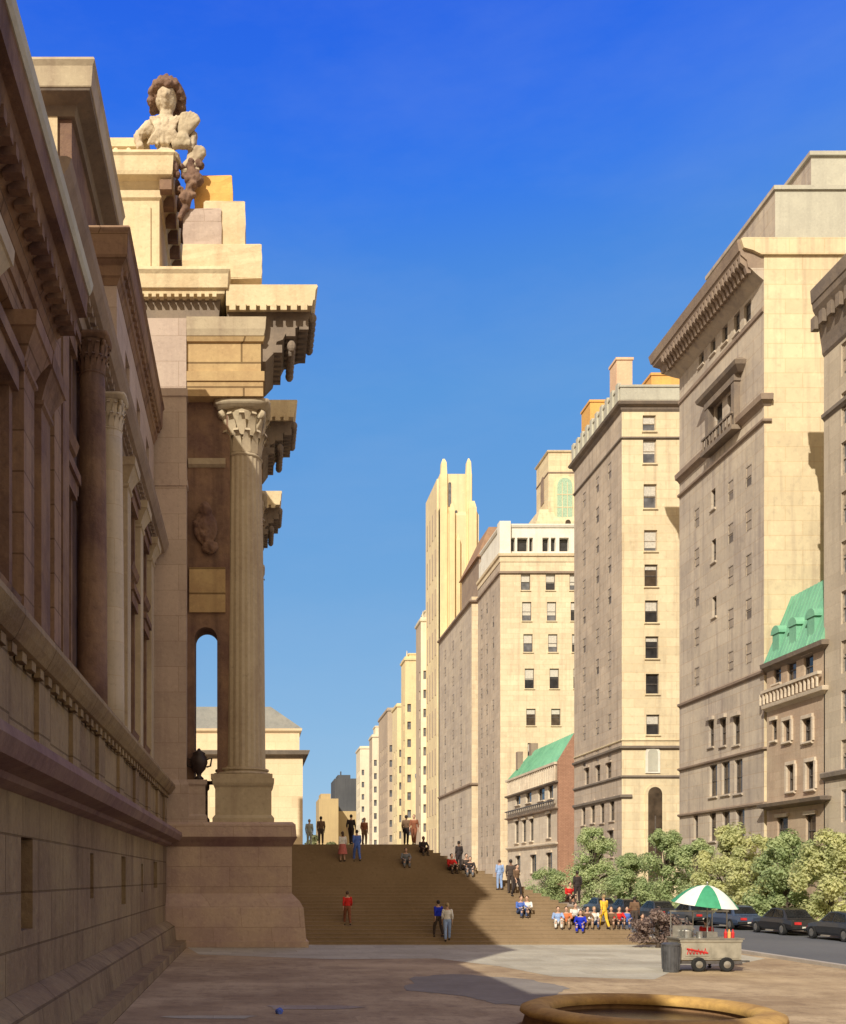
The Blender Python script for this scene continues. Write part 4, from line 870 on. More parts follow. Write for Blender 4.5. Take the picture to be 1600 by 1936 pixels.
# ================================================================== TREES
BARK = plain('bark', (.075,.055,.04), rough=.9)
LEAF = [leafmat('leaf_yellow_green', (.72,.72,.36), (.56,.60,.29)), leafmat('leaf_mid_green', (.52,.60,.30), (.36,.46,.21)), leafmat('leaf_fresh', (.60,.67,.35), (.44,.54,.26)), leafmat('leaf_hazy', (.30,.31,.15), (.24,.26,.13)), leafmat('leaf_mauve', (.34,.25,.21), (.24,.17,.145))]
def tree(name, label, x, y, h, w, leaf, seed, group, cat='tree', low=.06, n=16000, ls=.115, cl=44):
    rd = random.Random(seed); t = thing(name, label, cat, (x, y, 0), group=group)
    bm = B(); tr = max(.08, h*.022); top = Vector((x + rd.uniform(-.2,.2), y, h*.75))
    tube(bm, [(x,y,0),(x+.05,y,h*.2),(x-.05,y+.05,h*.45),top], [tr*1.5,tr,tr*.8,tr*.3], 8)
    clumps = []
    for i in range(cl):
        a = rd.uniform(0, 2*math.pi); zz = rd.uniform(low, .95); env = math.sin(math.pi*min(1,(zz-low+.16)/(1.13-low)))**.6
        rr = w*.5*env*math.sqrt(rd.random())*.92; c = Vector((x + rr*math.cos(a), y + rr*math.sin(a), h*zz*.96))
        clumps.append((c, rd.uniform(.10,.25)*w*.8*(.6+.4*env)))
        if i % 2 == 0: b0 = Vector((x, y, max(.2, c.z - .35*h*rd.random() - .2))); tube(bm, [b0, (b0+c)/2 + Vector((0,0,.1*h*.3)), c], [tr*.5,tr*.35,tr*.12], 5)
    obj('trunk', bm, BARK, t)
    vs, fs = [], []
    rx, ry, rz = x, y, 0
    for i in range(n):
        c, r = clumps[rd.randrange(cl)]
        d = Vector((rd.gauss(0,1), rd.gauss(0,1), rd.gauss(0,.85))).normalized() * r * (rd.random()**.42)
        p = c + d
        if p.z < .25: continue
        nrm = (d.normalized() + Vector((rd.uniform(-1,1), rd.uniform(-1,1), rd.uniform(-.2,1)))).normalized(); a = nrm.orthogonal().normalized(); a.rotate(Matrix.Rotation(rd.uniform(0,6.3),3,nrm)); b = nrm.cross(a)
        l = ls*rd.uniform(.6,1.4); k = len(vs); p = p - Vector((rx,ry,rz))
        vs += [p - a*l, p + b*l*.5, p + a*l, p - b*l*.5]; fs.append((k,k+1,k+2,k+3))
    me = bpy.data.meshes.new('crown'); me.from_pydata([tuple(v) for v in vs], [], fs); me.materials.append(leaf); new_obj('crown', me, t)
    return t
G = 'street trees along the avenue'
tree('street_tree', 'fresh green bushy tree at the foot of the cream corner block', X(1120,18.9), F/18.9, 8.6, 5.8, LEAF[2], 1, G)
tree('street_tree', 'darker green tree beneath the tall arched window', X(1258,23), F/23, 7.6, 5.0, LEAF[1], 2, G)
tree('street_tree', 'yellow green broad tree right above the striped umbrella', X(1378,26.6), F/26.6, 7.1, 5.6, LEAF[0], 3, G, n=18000)
tree('street_tree', 'deep green tree in front of the tan town house', X(1486,30), F/30, 6.4, 4.4, LEAF[1], 4, G)
tree('street_tree', 'yellowish green tree nearest the picture edge by the grey facade', X(1572,32.6), F/32.6, 6.0, 4.4, LEAF[0], 5, G, n=18000)
tree('street_tree', 'light green tree between the darker tree and the yellow green one', X(1318,25), F/25, 6.2, 4.0, LEAF[2], 6, G, n=13000)
tree('street_tree', 'small green tree filling the gap by the foot of the buff cornered block', X(1192,20.6), F/20.6, 5.6, 4.6, LEAF[1], 21, G)
tree('street_tree', 'pale green tree squeezed between the yellow green tree and the deep green one', X(1436,28.4), F/28.4, 6.3, 4.2, LEAF[0], 22, G)
tree('shrub', 'dim green low bush before the pale green roofed house', X(1035,15.6), F/15.6, 4.2, 6.4, LEAF[1], 7, None, 'shrub', low=.05, n=13000)
tree('shrub', 'dull mauve shrub beside the food cart and the parked cars', 17.9, 44.5, 1.7, 2.6, LEAF[4], 8, None, 'shrub', low=.05, n=2600, ls=.085)
GT = 'hazy trees at the end of the avenue'
tree('distant_tree', 'hazy pale green tree at the corner of the cream wing', X(592,8.6), F/8.6, 13.2, 7, LEAF[3], 9, GT, n=2200, ls=.4)
tree('distant_tree', 'hazy pale green tree below the low ochre building', X(622,8.0), F/8.0, 12.6, 8, LEAF[3], 10, GT, n=2200, ls=.4)
tree('distant_tree', 'hazy pale green tree below the dark slab block', X(658,7.5), F/7.5, 12.4, 8, LEAF[3], 11, GT, n=2200, ls=.4)
tree('distant_tree', 'hazy pale green tree beside the foot of the whitish far building', X(690,7.0), F/7.0, 11.2, 6, LEAF[3], 12, GT, n=1800, ls=.4)

# ================================================================== PARKED CARS
TYRE = plain('tyre', (.02,.02,.02), rough=.9); STEEL = plain('steel', (.42,.41,.38), rough=.35, metal=.8, var=.2); CGL = glass('car_glass', (.03,.035,.04), .08)
RED = plain('red_paint', (.55,.03,.03), rough=.5); LAMP = plain('lamp_glass', (.7,.68,.6), rough=.2)
def paint(name, c): return plain(name, c, rough=.28, var=.15, spec=.6)
CARP = [paint('car_paint_charcoal', (.03,.032,.036)), paint('car_paint_blue', (.04,.065,.12)), paint('car_paint_slate', (.055,.062,.072)), paint('car_paint_black', (.018,.018,.02)), paint('car_paint_silver', (.30,.31,.32))]
def make_car():
    t = thing('parked_car', 'dark car', 'car', (0,0,0))
    L = 2.25; prof = [(-L,.45,.72),(-L+.05,.82,.80),(-1.5,.92,.86),(-.9,.95,.88),(.2,.95,.88),(.95,.93,.87),(1.9,.82,.82),(L-.03,.62,.74),(L,.42,.7)]
    bm = B(); rings = []
    for y, zt, hw in prof:
        zb = .26 if abs(y) < 2.0 else .34
        ring = [(-hw*.93,zb),(-hw,zb+.12),(-hw,zt*.72),(-hw*.93,zt*.95),(-hw*.7,zt),(hw*.7,zt),(hw*.93,zt*.95),(hw,zt*.72),(hw,zb+.12),(hw*.93,zb)]
        rings.append([bm.verts.new((x, y, z)) for x, z in ring])
    for p, q in zip(rings, rings[1:]):
        for i in range(10): j = (i+1) % 10; bm.faces.new((p[i], p[j], q[j], q[i]))
    bm.faces.new(rings[0]); bm.faces.new(rings[-1])
    cab = [(-1.65,.9,.68),(-1.1,1.38,.58),(-.3,1.46,.56),(.25,1.42,.57),(1.05,.91,.7)]; rr = []
    for y, z, w in cab: rr.append([bm.verts.new(p) for p in ((-.76,y,.86),(-w,y,z),(w,y,z),(.76,y,.86))])
    for p, q in zip(rr, rr[1:]):
        for i in range(4): j = (i+1) % 4; bm.faces.new((p[i], p[j], q[j], q[i]))
    bm.faces.new(rr[0]); bm.faces.new(rr[-1]); obj('body', bm, CARP[0], t)
    def glassq(pts):
        bm = B(); bm.faces.new([bm.verts.new(p) for p in pts]); bmesh.ops.solidify(bm, geom=bm.faces[:], thickness=.012); obj('window', bm, CGL, t)
    glassq([(-.66,-1.6,.97),(.66,-1.6,.97),(.55,-1.15,1.35),(-.55,-1.15,1.35)]); glassq([(-.66,1.0,.97),(.66,1.0,.97),(.54,.34,1.38),(-.54,.34,1.38)])
    for s in (-1, 1):
        glassq([(s*.745,-1.3,.95),(s*.745,-.25,.95),(s*.60,-.3,1.40),(s*.62,-1.0,1.33)]); glassq([(s*.745,-.15,.95),(s*.745,.75,.95),(s*.61,.25,1.36),(s*.60,-.2,1.40)])
        bm = B(); box(bm, s*.45 - .18, s*.45 + .18, -L - .02, -L + .1, .6, .74); obj('taillight', bm, RED, t)
        bm = B(); box(bm, s*.45 - .18, s*.45 + .18, L - .12, L + .01, .5, .62); obj('headlight', bm, LAMP, t)
        for y in (-1.4, 1.4):
            bm = B(); lathe(bm, [(.2,-.09),(.31,-.1),(.33,-.06),(.33,.06),(.31,.1),(.2,.09)], n=20); bmesh.ops.rotate(bm, verts=bm.verts, cent=(0,0,0), matrix=Matrix.Rotation(R(90),3,'Y')); bmesh.ops.translate(bm, verts=bm.verts, vec=(s*.8,y,.33))
            wh = obj('wheel', bm, TYRE, t, smooth=False)
            bm = B(); lathe(bm, [(.02,s*.1),(.1,s*.105),(.2,s*.095),(.2,s*.05)], n=16); bmesh.ops.rotate(bm, verts=bm.verts, cent=(0,0,0), matrix=Matrix.Rotation(R(90),3,'Y')); bmesh.ops.translate(bm, verts=bm.verts, vec=(s*.8,y,.33)); obj('rim', bm, STEEL, wh)
    bm = B(); box(bm, -.78, .78, -L - .06, -L + .1, .36, .52); obj('bumper', bm, TYRE, t); bm = B(); box(bm, -.78, .78, L - .08, L + .06, .32, .48); obj('bumper', bm, TYRE, t)
    bm = B(); box(bm, -.26, .26, -L - .085, -L - .062, .4, .5); obj('number_plate', bm, LAMP, t)
    return t
def recolor(root, part, m):
    for ch in root.children:
        if ch.name.split('.')[0] == part:
            ch.material_slots[0].link = 'OBJECT'; ch.material_slots[0].material = m
car0 = make_car()
spots = [(29.3,49.8,0,'dark charcoal car parked at the kerb nearest the picture edge'),(29.35,55.6,3,'black car parked just behind the charcoal one'),(29.3,61.4,1,'blue car parked behind the umbrella, beneath the yellow green tree'),(29.3,67.3,2,'slate grey car parked under the darker trees beside the blue one'),(29.3,73.2,0,'dark car parked beneath the tree by the tall arched window'),(29.3,79.2,3,'black car parked below the fresh green tree, beyond the stairs'),(29.3,85,2,'grey car parked farthest along the kerb, half hidden by the stairs')]
for i, (x, y, c, lab) in enumerate(spots):
    o = car0 if i == 0 else copy_tree(car0)
    o.location = (x, y, .003); o['label'] = lab; o['group'] = 'cars parked along the kerb'; recolor(o, 'body', CARP[c])

# ================================================================== FOOD CART
CARTM = plain('cart_panel', (.38,.35,.28), rough=.45, metal=.2, var=.3, sc=3); CARTD = plain('cart_dark', (.10,.09,.085)); UW = plain('umbrella_white', (.80,.79,.73), rough=.7, var=.08); UG = plain('umbrella_green', (.055,.33,.17), rough=.7, var=.15)
cy = F/56.5; cx = X(1332, 56.5)
cart = thing('food_cart', 'grey food vending cart with red lettering panel and dark wheels standing on the plaza', 'cart', (cx, cy, 0))
bm = B(); tier(bm, (cx-1.0, cx+1.0, cy-.5, cy+.5), [(.36,-.05),(.4,.0),(.95,.0),(1.0,.03),(1.06,.03)]); obj('body', bm, CARTM, cart)
bm = B(); box(bm, cx-1.08, cx+1.08, cy-.55, cy+.55, 1.063, 1.11); obj('counter', bm, STEEL, cart)
bm = B(); box(bm, cx-1.05, cx+1.05, cy-.46, cy+.46, .26, .358); box(bm, cx+1.05, cx+1.5, cy-.04, cy+.04, .28, .34); obj('chassis', bm, CARTD, cart)
bm = B()
for k in range(4):
    a = cx - .92 + k*.47; box(bm, a, a+.43, cy-.512, cy-.499, .45, .92)
obj('door_panel', bm, CARTM, cart)
bm = B(); box(bm, cx-.86, cx-.08, cy-.53, cy-.513, .52, .80); sg = obj('sign_panel', bm, CARTM, cart)
bm = B(); xx = cx - .8
for k in range(6):
    h = (.16,.2,.13,.18,.14,.2)[k]; tube(bm, [(xx,cy-.536,.58),(xx+.045,cy-.536,.58+h),(xx+.09,cy-.536,.6)], .018, 6); xx += .11
tube(bm, [(cx-.82,cy-.536,.76),(cx-.5,cy-.536,.70),(cx-.12,cy-.536,.62)], .03, 6); obj('lettering', bm, RED, sg)
for s in (-.42, .5):
    bm = B(); lathe(bm, [(.12,-.05),(.2,-.06),(.24,-.03),(.24,.03),(.2,.06),(.12,.05)], n=22); bmesh.ops.rotate(bm, verts=bm.verts, cent=(0,0,0), matrix=Matrix.Rotation(R(90),3,'X')); bmesh.ops.translate(bm, verts=bm.verts, vec=(cx+s,cy-.53,.245)); wh = obj('wheel', bm, TYRE, cart)
    bm = B(); lathe(bm, [(.02,.07),(.12,.05)], n=14); bmesh.ops.rotate(bm, verts=bm.verts, cent=(0,0,0), matrix=Matrix.Rotation(R(90),3,'X')); bmesh.ops.translate(bm, verts=bm.verts, vec=(cx+s,cy-.53,.245)); obj('hub', bm, STEEL, wh)
for q in (-.95, -.2, .45, .95):
    bm = B(); tube(bm, [(cx+q,cy+.42,1.1),(cx+q,cy+.42,1.98)], .02, 6); obj('post', bm, STEEL, cart)
bm = B(); box(bm, cx-1.0, cx+1.0, cy+.38, cy+.46, 1.95, 2.0); box(bm, cx-.98, cx-.3, cy+.2, cy+.22, 1.13, 1.5); obj('rack', bm, STEEL, cart)
bm = B(); lathe(bm, [(.16,1.11),(.17,1.32),(.15,1.36),(.02,1.4)], (cx-.55, cy+.05, 0), 16); lathe(bm, [(.11,1.11),(.11,1.3),(.02,1.33)], (cx-.2, cy-.1, 0), 14); box(bm, cx+.0, cx+.35, cy-.2, cy+.2, 1.112, 1.3); obj('food_bin', bm, STEEL, cart)
for q, m in ((.58, RED), (.7, ORNG), (.82, RED)):
    bm = B(); lathe(bm, [(.05,1.112),(.055,1.28),(.03,1.33),(.015,1.4)], (cx+q, cy-.28, 0), 10); obj('sauce_bottle', bm, m, cart)
umb = thing('parasol', 'white and green segmented umbrella opened over the food cart', 'umbrella', (cx+.1, cy, 1.11))
ux, uy = cx + .1, cy; bm = B(); tube(bm, [(ux,uy,1.11),(ux,uy,2.95)], .025, 8); obj('pole', bm, STEEL, umb)
bm = B(); NS, NR = 8, 6; tilt = Matrix.Rotation(R(6), 3, 'X') @ Matrix.Rotation(R(5), 3, 'Y'); ph = R(-112.5 + 27)
def ump(a, t):
    r = 1.05*t; sag = .06*math.sin(math.pi*t)*(math.cos((a*NS))*.5); return Vector((ux, uy, 2.86)) + tilt @ Vector((r*math.cos(a+ph), r*math.sin(a+ph), -.66*t**1.9 + sag*.3))
for k in range(NS):
    for j in range(4):
        for i in range(NR):
            a0, a1 = 2*math.pi*(k + j/4)/NS, 2*math.pi*(k + (j+1)/4)/NS; t0, t1 = i/NR, (i+1)/NR
            q = [ump(a0,t0), ump(a0,t1), ump(a1,t1), ump(a1,t0)] if i else [ump(a0,0), ump(a0,t1), ump(a1,t1)]
            bm.faces.new([bm.verts.new(p) for p in q]).material_index = k % 2
bmesh.ops.remove_doubles(bm, verts=bm.verts, dist=.0008); bmesh.ops.solidify(bm, geom=bm.faces[:], thickness=.008); obj('canopy', bm, [UW, UG], umb)
for k in range(NS):
    a = 2*math.pi*k/NS; bm = B(); tube(bm, [ump(a,.05)-Vector((0,0,.03)), ump(a,.5)-Vector((0,0,.025)), ump(a,.99)-Vector((0,0,.02))], .008, 5); obj('rib', bm, STEEL, umb)
bm = B(); ball(bm, (ux, uy, 2.93), (.035,.035,.05), u=8, v=6); obj('finial', bm, STEEL, umb)
bn = thing('waste_bin', 'dark grey waste bin at the near corner of the food cart', 'bin', (X(1269,57.5), F/57.5, 0)); x, y = bn.location[0], bn.location[1]
BINM = plain('bin_metal', (.085,.085,.09), rough=.5)
bm = B(); lathe(bm, [(.24,0),(.25,.05),(.29,.85),(.29,.88)], (x, y, 0), 20)
for k in range(16): a = 2*math.pi*k/16; tube(bm, [(x+.265*math.cos(a),y+.265*math.sin(a),.1),(x+.3*math.cos(a),y+.3*math.sin(a),.84)], .014, 4)
obj('body', bm, BINM, bn)
bm = B(); lathe(bm, [(.2,.882),(.31,.882),(.315,.93),(.22,.98),(.2,.98)], (x, y, 0), 20); obj('rim', bm, BINM, bn)

# ================================================================== FOUNTAIN RIM
fo = thing('fountain_basin', 'round brown stone fountain basin with sunlit yellow rim at the bottom of the picture', 'fountain', (7.7, 19.3, 0))
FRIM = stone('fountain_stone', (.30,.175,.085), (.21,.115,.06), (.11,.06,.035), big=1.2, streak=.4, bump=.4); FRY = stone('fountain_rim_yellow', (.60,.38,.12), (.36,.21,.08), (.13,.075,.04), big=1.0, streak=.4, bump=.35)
fx, fy = 7.6, 19.35
bm = B(); lathe(bm, [(1.9,-.3),(1.9,.42),(1.88,.45),(2.32,.45),(2.3,.4),(2.36,.2),(2.52,.12),(2.56,.0)], (fx, fy, 0), 96, caps=False); obj('basin_wall', bm, FRIM, fo, smooth=False)
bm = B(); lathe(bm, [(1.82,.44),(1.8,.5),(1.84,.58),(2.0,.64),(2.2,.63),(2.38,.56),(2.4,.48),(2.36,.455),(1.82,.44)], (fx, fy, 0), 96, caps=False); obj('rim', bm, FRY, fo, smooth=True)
bm = B(); lathe(bm, [(1.91,.34),(.02,.34)], (fx, fy, 0), 48, caps=False); obj('water', bm, glass('dark_water', (.07,.042,.022), .25), fo)
bm = B(); bmesh.ops.create_icosphere(bm, subdivisions=2, radius=.085, matrix=Matrix.Translation((X(528,83), F/83, .06)))
rr = random.Random(5)
for v in bm.verts: v.co += Vector((rr.uniform(-.02,.02), rr.uniform(-.02,.02), rr.uniform(-.03,.02)))
tag(obj('scrap', bm, plain('blue_scrap', (.10,.17,.62), rough=.6)), 'small bright blue scrap lying alone on the brown pavement', 'litter')

# ================================================================== PEOPLE
def limb(bm, pts, radii):
    tube(bm, pts, radii, 10)
    for p, r in zip(pts, radii): ball(bm, p, (r, r, r), u=10, v=8)
def hand(bm, w, d, s):
    """palm, four bent fingers of different length and a thumb on the side, hanging along d from wrist w"""
    w = Vector(w); d = Vector(d).normalized(); side = Vector((0, -1, 0)) if abs(d.y) < .8 else Vector((s, 0, 0)); side = (side - d*side.dot(d)).normalized(); nrm = d.cross(side)
    c = w + d*.05
    for q in (-.028, -.01, .01, .028): tube(bm, [w + side*q*.6, w + d*.09 + side*q], [.016, .015], 6)
    for q, l in ((-.03,.062),(-.01,.075),(.011,.08),(.031,.07)):
        b = w + d*.085 + side*q; bend = nrm*(-s)*.02
        tube(bm, [b, b + d*l*.55 + bend*.4, b + d*l + bend*1.6], [.0105,.0095,.008], 6)
    b = w + d*.03 + side*.035; tube(bm, [b, b + d*.035 + side*.028, b + d*.07 + side*.03], [.013,.011,.009], 6)
POSES = {}
def build_pose(key):
    if key == 'sit':
        J = dict(pel=(0,.04,.13), chest=(0,.0,.46), neck=(0,-.03,.64), head=(0,-.07,.79), hip=(.1,.02,.12), knee=(.12,-.40,.27), knee2=(.15,-.38,.25), ank=(.12,-.37,-.09), ank2=(.15,-.36,-.09), sh=(.19,-.01,.56), el=(.25,-.16,.36), wr=(.13,-.36,.33), el2=(.26,-.12,.34), wr2=(.16,-.34,.30))
        hd = (-.2,-.8,-.3)
    else:
        st = {'walk': .24, 'walk_b': -.18, 'stand': .03, 'dress': .05}[key]; a = st * .6
        J = dict(pel=(0,0,.95), chest=(0,-.01,1.25), neck=(0,-.01,1.46), head=(0,-.03,1.60), hip=(.09,0,.91), knee=(.1,-st*.62-.03,.50), knee2=(.1,st*.42-.03,.50), ank=(.1,-st,.08), ank2=(.1,st*1.15,.09 + abs(st)*.12), sh=(.178,0,1.385), el=(.222,a*.5+.03,1.12), wr=(.215,a*.9-.06,.88), el2=(.222,-a*.5+.03,1.12), wr2=(.215,-a*.9-.06,.88)); hd = (0,-.15,-1)
    mx = lambda p, s: (p[0]*s, p[1], p[2])
    bm = B(); pel, ch, nk, hdp = map(Vector, (J['pel'], J['chest'], J['neck'], J['head']))
    for p, r in ((pel,(.155,.11,.12)),((pel+ch)/2,(.135,.1,.16)),(ch,(.165,.115,.17)),(nk-Vector((0,0,.07)),(.15,.08,.06))): ball(bm, p, r)
    tube(bm, [nk - Vector((0,0,.08)), hdp - Vector((0,0,.04))], [.058,.05], 10)
    ball(bm, hdp, (.076,.095,.112)); ball(bm, hdp + Vector((0,-.015,-.06)), (.058,.075,.055)); ball(bm, hdp + Vector((0,-.1,-.012)), (.014,.022,.022), u=8, v=6)
    ball(bm, hdp + Vector((0,-.083,-.052)), (.024,.01,.009), u=8, v=6)
    for s in (-1, 1):
        ball(bm, hdp + Vector((s*.078,.005,-.005)), (.012,.022,.032), u=8, v=6); ball(bm, hdp + Vector((s*.032,-.083,.012)), (.016,.009,.008), u=8, v=6)
        kn, an, el, wr = (J['knee'], J['ank'], J['el'], J['wr']) if s > 0 else (J['knee2'], J['ank2'], J['el2'], J['wr2'])
        limb(bm, [mx(J['hip'], s), mx(kn, s), (Vector(mx(kn, s))*.7 + Vector(mx(an, s))*.3), mx(an, s)], [.085,.056,.055,.038])
        limb(bm, [mx(J['sh'], s), mx(el, s), mx(wr, s)], [.052,.04,.028]); hand(bm, mx(wr, s), (hd[0]*s, hd[1], hd[2]), s)
        A = Vector(mx(an, s)); limb(bm, [A + Vector((0,.03,-.04)), A + Vector((s*.01,-.13,-.055))], [.038,.03])
    body_ = remeshed('person_body', bm, .0115, .35)
    bm = B()                                                              # upper garment
    for p, r in ((pel+Vector((0,0,.07)),(.165,.122,.1)),((pel+ch)/2,(.152,.118,.17)),(ch,(.182,.132,.17)),(nk-Vector((0,0,.085)),(.16,.09,.055))): ball(bm, p, r)
    for s in (-1, 1):
        el = J['el'] if s > 0 else J['el2']; wr = J['wr'] if s > 0 else J['wr2']
        limb(bm, [mx(J['sh'], s), mx(el, s), Vector(mx(el, s))*.55 + Vector(mx(wr, s))*.45], [.06,.052,.044])
    top = remeshed('shirt', bm, .016, .4)
    bm = B()
    if key == 'dress':
        lathe(bm, [(.05,1.02),(.17,1.0),(.19,.9),(.23,.7),(.28,.42),(.25,.42),(.05,.44)], (0,0,0), 22)
    else:
        ball(bm, pel + Vector((0,0,-.01)), (.165,.122,.115))
        for s in (-1, 1):
            kn, an = (J['knee'], J['ank']) if s > 0 else (J['knee2'], J['ank2'])
            limb(bm, [mx(J['hip'], s), mx(kn, s), Vector(mx(kn, s))*.12 + Vector(mx(an, s))*.88], [.102,.074,.06])
    low = remeshed('trousers', bm, .016, .4)
    bm = B(); ball(bm, hdp + Vector((0,.022,.028)), (.088,.095,.105))
    if key == 'dress': ball(bm, hdp + Vector((0,.06,-.06)), (.085,.05,.12))
    hair = remeshed('hair', bm, .012, .4)
    shoe = []
    for s in (-1, 1):
        bm = B(); A = Vector(mx(J['ank'] if s > 0 else J['ank2'], s)); limb(bm, [A + Vector((0,.035,-.042)), A + Vector((s*.01,-.14,-.056))], [.047,.037]); shoe.append(remeshed('shoe', bm, .012, .4))
    for m in [body_, top, low, hair] + shoe: m.materials.append(BRNZ)
    POSES[key] = [body_, top, low, hair] + shoe
SK = [plain('skin_light', (.58,.36,.25), var=.1), plain('skin_dark', (.20,.11,.07), var=.1)]
HR = [plain('hair_dark', (.025,.018,.014)), plain('hair_brown', (.09,.05,.028)), plain('hair_fair', (.38,.27,.13))]
SHOE = plain('shoe', (.03,.026,.024))
CL = {k: plain('cloth_' + k, c, rough=.85, var=.2, spec=.15) for k, c in dict(black=(.045,.036,.036), dark=(.085,.065,.055), brown=(.17,.105,.065), rust=(.26,.10,.055), red=(.62,.035,.03), pink=(.55,.17,.15), blue=(.10,.18,.55), deep=(.02,.04,.50), sky=(.30,.42,.68), white=(.75,.73,.68), grey=(.20,.21,.23), yellow=(.80,.52,.06), orange=(.62,.20,.08), pale=(.42,.47,.42), jeans=(.07,.10,.20), tan=(.36,.26,.16)).items()}
def person(px, py, pose, top, low, label, rz=0, skin=0, hair=0, loc=None, h=1.0, group=None):
    if pose not in POSES: build_pose(pose)
    p = loc or on_steps(px, py)
    t = thing('person', label, 'person', p, R(rz), group); t.scale = (h, h, h)
    for me, nm, m in zip(POSES[pose], ('body', 'shirt', 'trousers' if pose != 'dress' else 'skirt', 'hair', 'shoe', 'shoe'), (SK[skin], CL[top], CL[low], HR[hair], SHOE, SHOE)):
        o = bpy.data.objects.new(nm, me); C.objects.link(o); o.parent = t
        o.material_slots[0].link = 'OBJECT'; o.material_slots[0].material = m
    return t
TOPZ = 4.97
def at_top(px, Y): return ((px - VX) * Y / F, Y, TOPZ + .002)
person(0,0,'stand','brown','dark','person in dark brown standing alone at the stair head beneath the low ochre building', 180, 1, 0, at_top(607, 57.2), h=.95)
person(0,0,'stand','pale','pale','person in pale grey green at the head of the stairs close to the cream wing', 170, 0, 2, at_top(585, 60), h=.95)
person(0,0,'walk','black','black','person in black at the head of the stairs, above the blue dressed one', 160, 0, 0, at_top(664, 56.9))
person(648,1634,'dress','white','pink','person in white top and pink skirt near the head of the stairs', 200, 0, 1, h=.95)
person(675,1632,'walk','blue','blue','person all in blue near the head of the stairs, next to the pink skirt', 190, 0, 0)
person(0,0,'stand','rust','brown','person in reddish brown at the head of the stairs, right of the black figure', 20, 0, 1, at_top(689, 58.5), h=.95)
person(0,0,'stand','brown','black','slim person in brown and black at the stair head, under the golden yellow building', 150, 1, 0, at_top(768, 57.4))
person(0,0,'walk','rust','rust','person in rust coloured clothes beside the slim brown one at the stair head', -20, 0, 1, at_top(783, 57.0))
person(800,1614,'sit','black','dark','person in black sitting at the top corner of the stairs', 15, 1, 0)
person(767,1636,'sit','grey','grey','person in dull grey sitting on the shaded stairs below the rust figure', 5, 0, 1)
person(853,1648,'sit','red','dark','person in bright red sitting on the stair edge where the light begins', 20, 0, 0)
person(868,1650,'stand','black','black','person in black standing at the stair edge beside the bright red one', 200, 1, 0, h=.92)
person(881,1652,'sit','dark','black','person in dark clothes seated at the stair edge beside the standing black figure', 10, 0, 0)
person(889,1654,'sit','black','grey','person in black and grey seated last in the group at the stair edge', -10, 0, 1)
person(945,1683,'stand','sky','sky','person in faint sky blue on the stair edge before the taupe slab', 190, 0, 1, h=.9)
person(966,1692,'stand','dark','dark','tall dark figure standing on the stair edge below the pale green roofed house', 170, 1, 0)
person(977,1696,'walk','brown','black','person in brown and black beside the tall dark figure on the stair edge', 30, 0, 0, h=.95)
person(657,1752,'walk','red','rust','person in dull red climbing the shaded lower stairs alone', 185, 0, 1, h=.95)
person(829,1772,'walk','deep','dark','person in deep blue top and dark trousers on the lower stairs in shade', 200, 0, 0)
person(846,1786,'walk_b','white','sky','person in white top and sky blue trousers at the foot of the shaded stairs', 175, 0, 2, h=1.03)
person(984,1733,'sit','blue','jeans','person in blue sitting on the sunlit stairs with one companion in white', 15, 0, 1)
person(997,1734,'sit','white','black','person in white top and black trousers sitting beside the blue one on sunlit stairs', -25, 0, 0)
person(1077,1702,'sit','red','dark','person in red sitting on the far sunlit edge of the stairs near the green bush', 10, 0, 0)
person(1092,1712,'stand','black','black','person in black standing beside the red one near the green bush', 190, 1, 0, h=.95)
GS = 'people sitting in a row on the sunlit lower stairs'
for px, py, tp, lw, hr, lab in ((1055,1752,'sky','white',1,'person in pale blue at the near end of the seated row on the lower stairs'),(1071,1751,'orange','tan',0,'person in orange top and tan trousers seated second in the row'),(1087,1748,'white','black',0,'person in white top and black trousers seated third in the row'),(1098,1758,'deep','deep',1,'person all in deep blue seated one step below the row'),(1110,1751,'brown','tan',0,'person in brown seated beside the deep blue one in the row'),(1123,1752,'white','jeans',2,'person in white top and jeans seated between brown and yellow'),(1156,1754,'brown','brown',1,'person all in brown seated just behind the yellow figure'),(1170,1752,'red','dark',0,'person in red top seated after the yellow figure in the row'),(1186,1755,'blue','jeans',0,'person in blue seated near the end of the row'),(1214,1766,'dark','brown',0,'person in dark top and brown trousers seated lowest at the end of the row')):
    person(px, py, 'sit', tp, lw, lab, random.uniform(-25, 25), 0, hr, group=GS)
person(1142,1760,'walk','yellow','yellow','person dressed in bright yellow standing among the seated row on the stairs', 200, 0, 2, h=.95)
person(1200,1762,'stand','brown','dark','person in dark brown standing at the end of the seated row', 150, 1, 0, h=.9)
person(0,0,'stand','red','dark','vendor in red standing behind the food cart under the umbrella', 180, 0, 0, (cx + .45, cy + .85, .006))

# ================================================================== LIGHT
AZ, EL = R(28), R(34)                        # the sun stands behind the viewer, over the museum
d = Vector((math.sin(AZ)*math.cos(EL), math.cos(AZ)*math.cos(EL), -math.sin(EL)))
sl_ = bpy.data.lights.new('sun', 'SUN'); sl_.energy = 4.6; sl_.angle = R(.5); sl_.color = (1, .93, .80)
so = bpy.data.objects.new('sun', sl_); C.objects.link(so); so.rotation_euler = d.to_track_quat('-Z', 'Y').to_euler(); so.location = (-40, -60, 80)
w = bpy.data.worlds.new('World'); S.world = w; w.use_nodes = True; nt = w.node_tree; L = nt.links.new
bg = nt.nodes['Background']
sky = nt.nodes.new('ShaderNodeTexSky'); sky.sky_type = 'NISHITA'; sky.sun_disc = False; sky.sun_elevation = EL; sky.sun_rotation = AZ + math.pi
sky.air_density = 1.0; sky.dust_density = .6; sky.ozone_density = 2.5
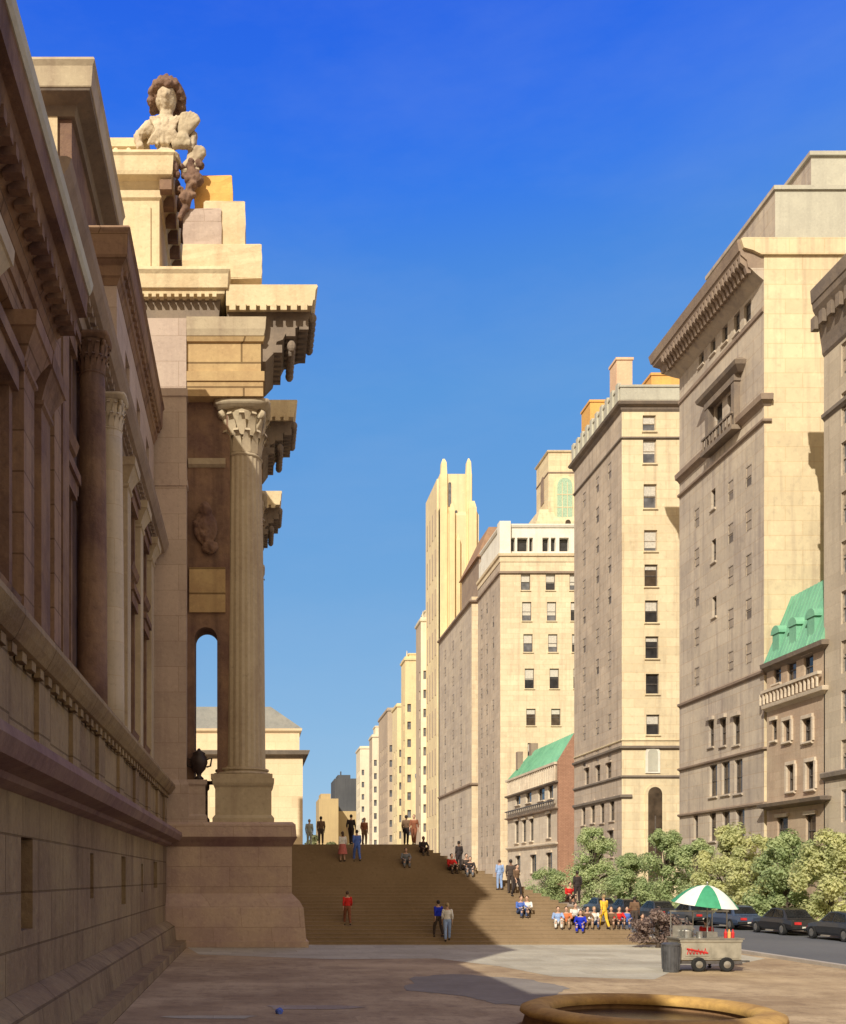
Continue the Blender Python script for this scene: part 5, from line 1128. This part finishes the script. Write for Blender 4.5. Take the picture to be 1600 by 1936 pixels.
tc = nt.nodes.new('ShaderNodeTexCoord'); sp = nt.nodes.new('ShaderNodeSeparateXYZ'); L(tc.outputs['Generated'], sp.inputs[0])
cr_ = nt.nodes.new('ShaderNodeValToRGB'); L(sp.outputs[2], cr_.inputs[0]); e = cr_.color_ramp.elements
stops = [(0,(.36,.55,.72)),(.084,(.26,.47,.70)),(.283,(.145,.36,.68)),(.432,(.095,.305,.70)),(.513,(.058,.24,.735)),(.56,(.03,.188,.80)),(.60,(.019,.152,.81)),(.66,(.013,.118,.78)),(1,(.012,.09,.62))]
for i, (p, c) in enumerate(stops):
    el = e[i] if i < 2 else e.new(p)
    el.position = p; el.color = rgb(c)
for el, (p, c) in zip(sorted(e, key=lambda q: q.position), stops): el.color = rgb(c)
sc_ = nt.nodes.new('ShaderNodeVectorMath'); sc_.operation = 'SCALE'; sc_.inputs['Scale'].default_value = 1.07/.12; L(cr_.outputs[0], sc_.inputs[0])
blue = mixrgb(nt, sky.outputs[0], sc_.outputs[0], .9)
bg.inputs['Strength'].default_value = .12
# warm hazy glow of the sky on the sun's side (behind the viewer)
dt = nt.nodes.new('ShaderNodeVectorMath'); dt.operation = 'DOT_PRODUCT'; L(tc.outputs['Generated'], dt.inputs[0]); dt.inputs[1].default_value = (-math.sin(AZ), -math.cos(AZ), 0)
mr = nt.nodes.new('ShaderNodeMapRange'); mr.interpolation_type = 'SMOOTHSTEP'; mr.inputs[1].default_value = -.5; mr.inputs[2].default_value = .35; L(dt.outputs['Value'], mr.inputs[0])
warm = mixrgb(nt, blue, (7.6, 5.9, 3.75), mr.outputs[0])
mpn = nt.nodes.new('ShaderNodeMapping'); mpn.inputs['Scale'].default_value = (2.2, 2.2, 7.0); mpn.inputs['Rotation'].default_value = (0, R(28), 0); L(tc.outputs['Generated'], mpn.inputs[0])
cn = nt.nodes.new('ShaderNodeTexNoise'); cn.inputs['Scale'].default_value = 1.6; cn.inputs['Detail'].default_value = 7; cn.inputs['Roughness'].default_value = .62; L(mpn.outputs[0], cn.inputs['Vector'])
cr = nt.nodes.new('ShaderNodeMapRange'); cr.inputs[1].default_value = .42; cr.inputs[2].default_value = .8; cr.inputs[3].default_value = 0; cr.inputs[4].default_value = .12; L(cn.outputs[0], cr.inputs[0])
warm = mixrgb(nt, warm, (3.6, 4.6, 6.2), cr.outputs[0])          # thin high haze
L(warm, bg.inputs[0])
S.view_settings.view_transform = 'Standard'; S.view_settings.look = 'None'; S.view_settings.exposure = 0
S.cycles.max_bounces = 6; S.cycles.diffuse_bounces = 4; S.cycles.use_denoising = True
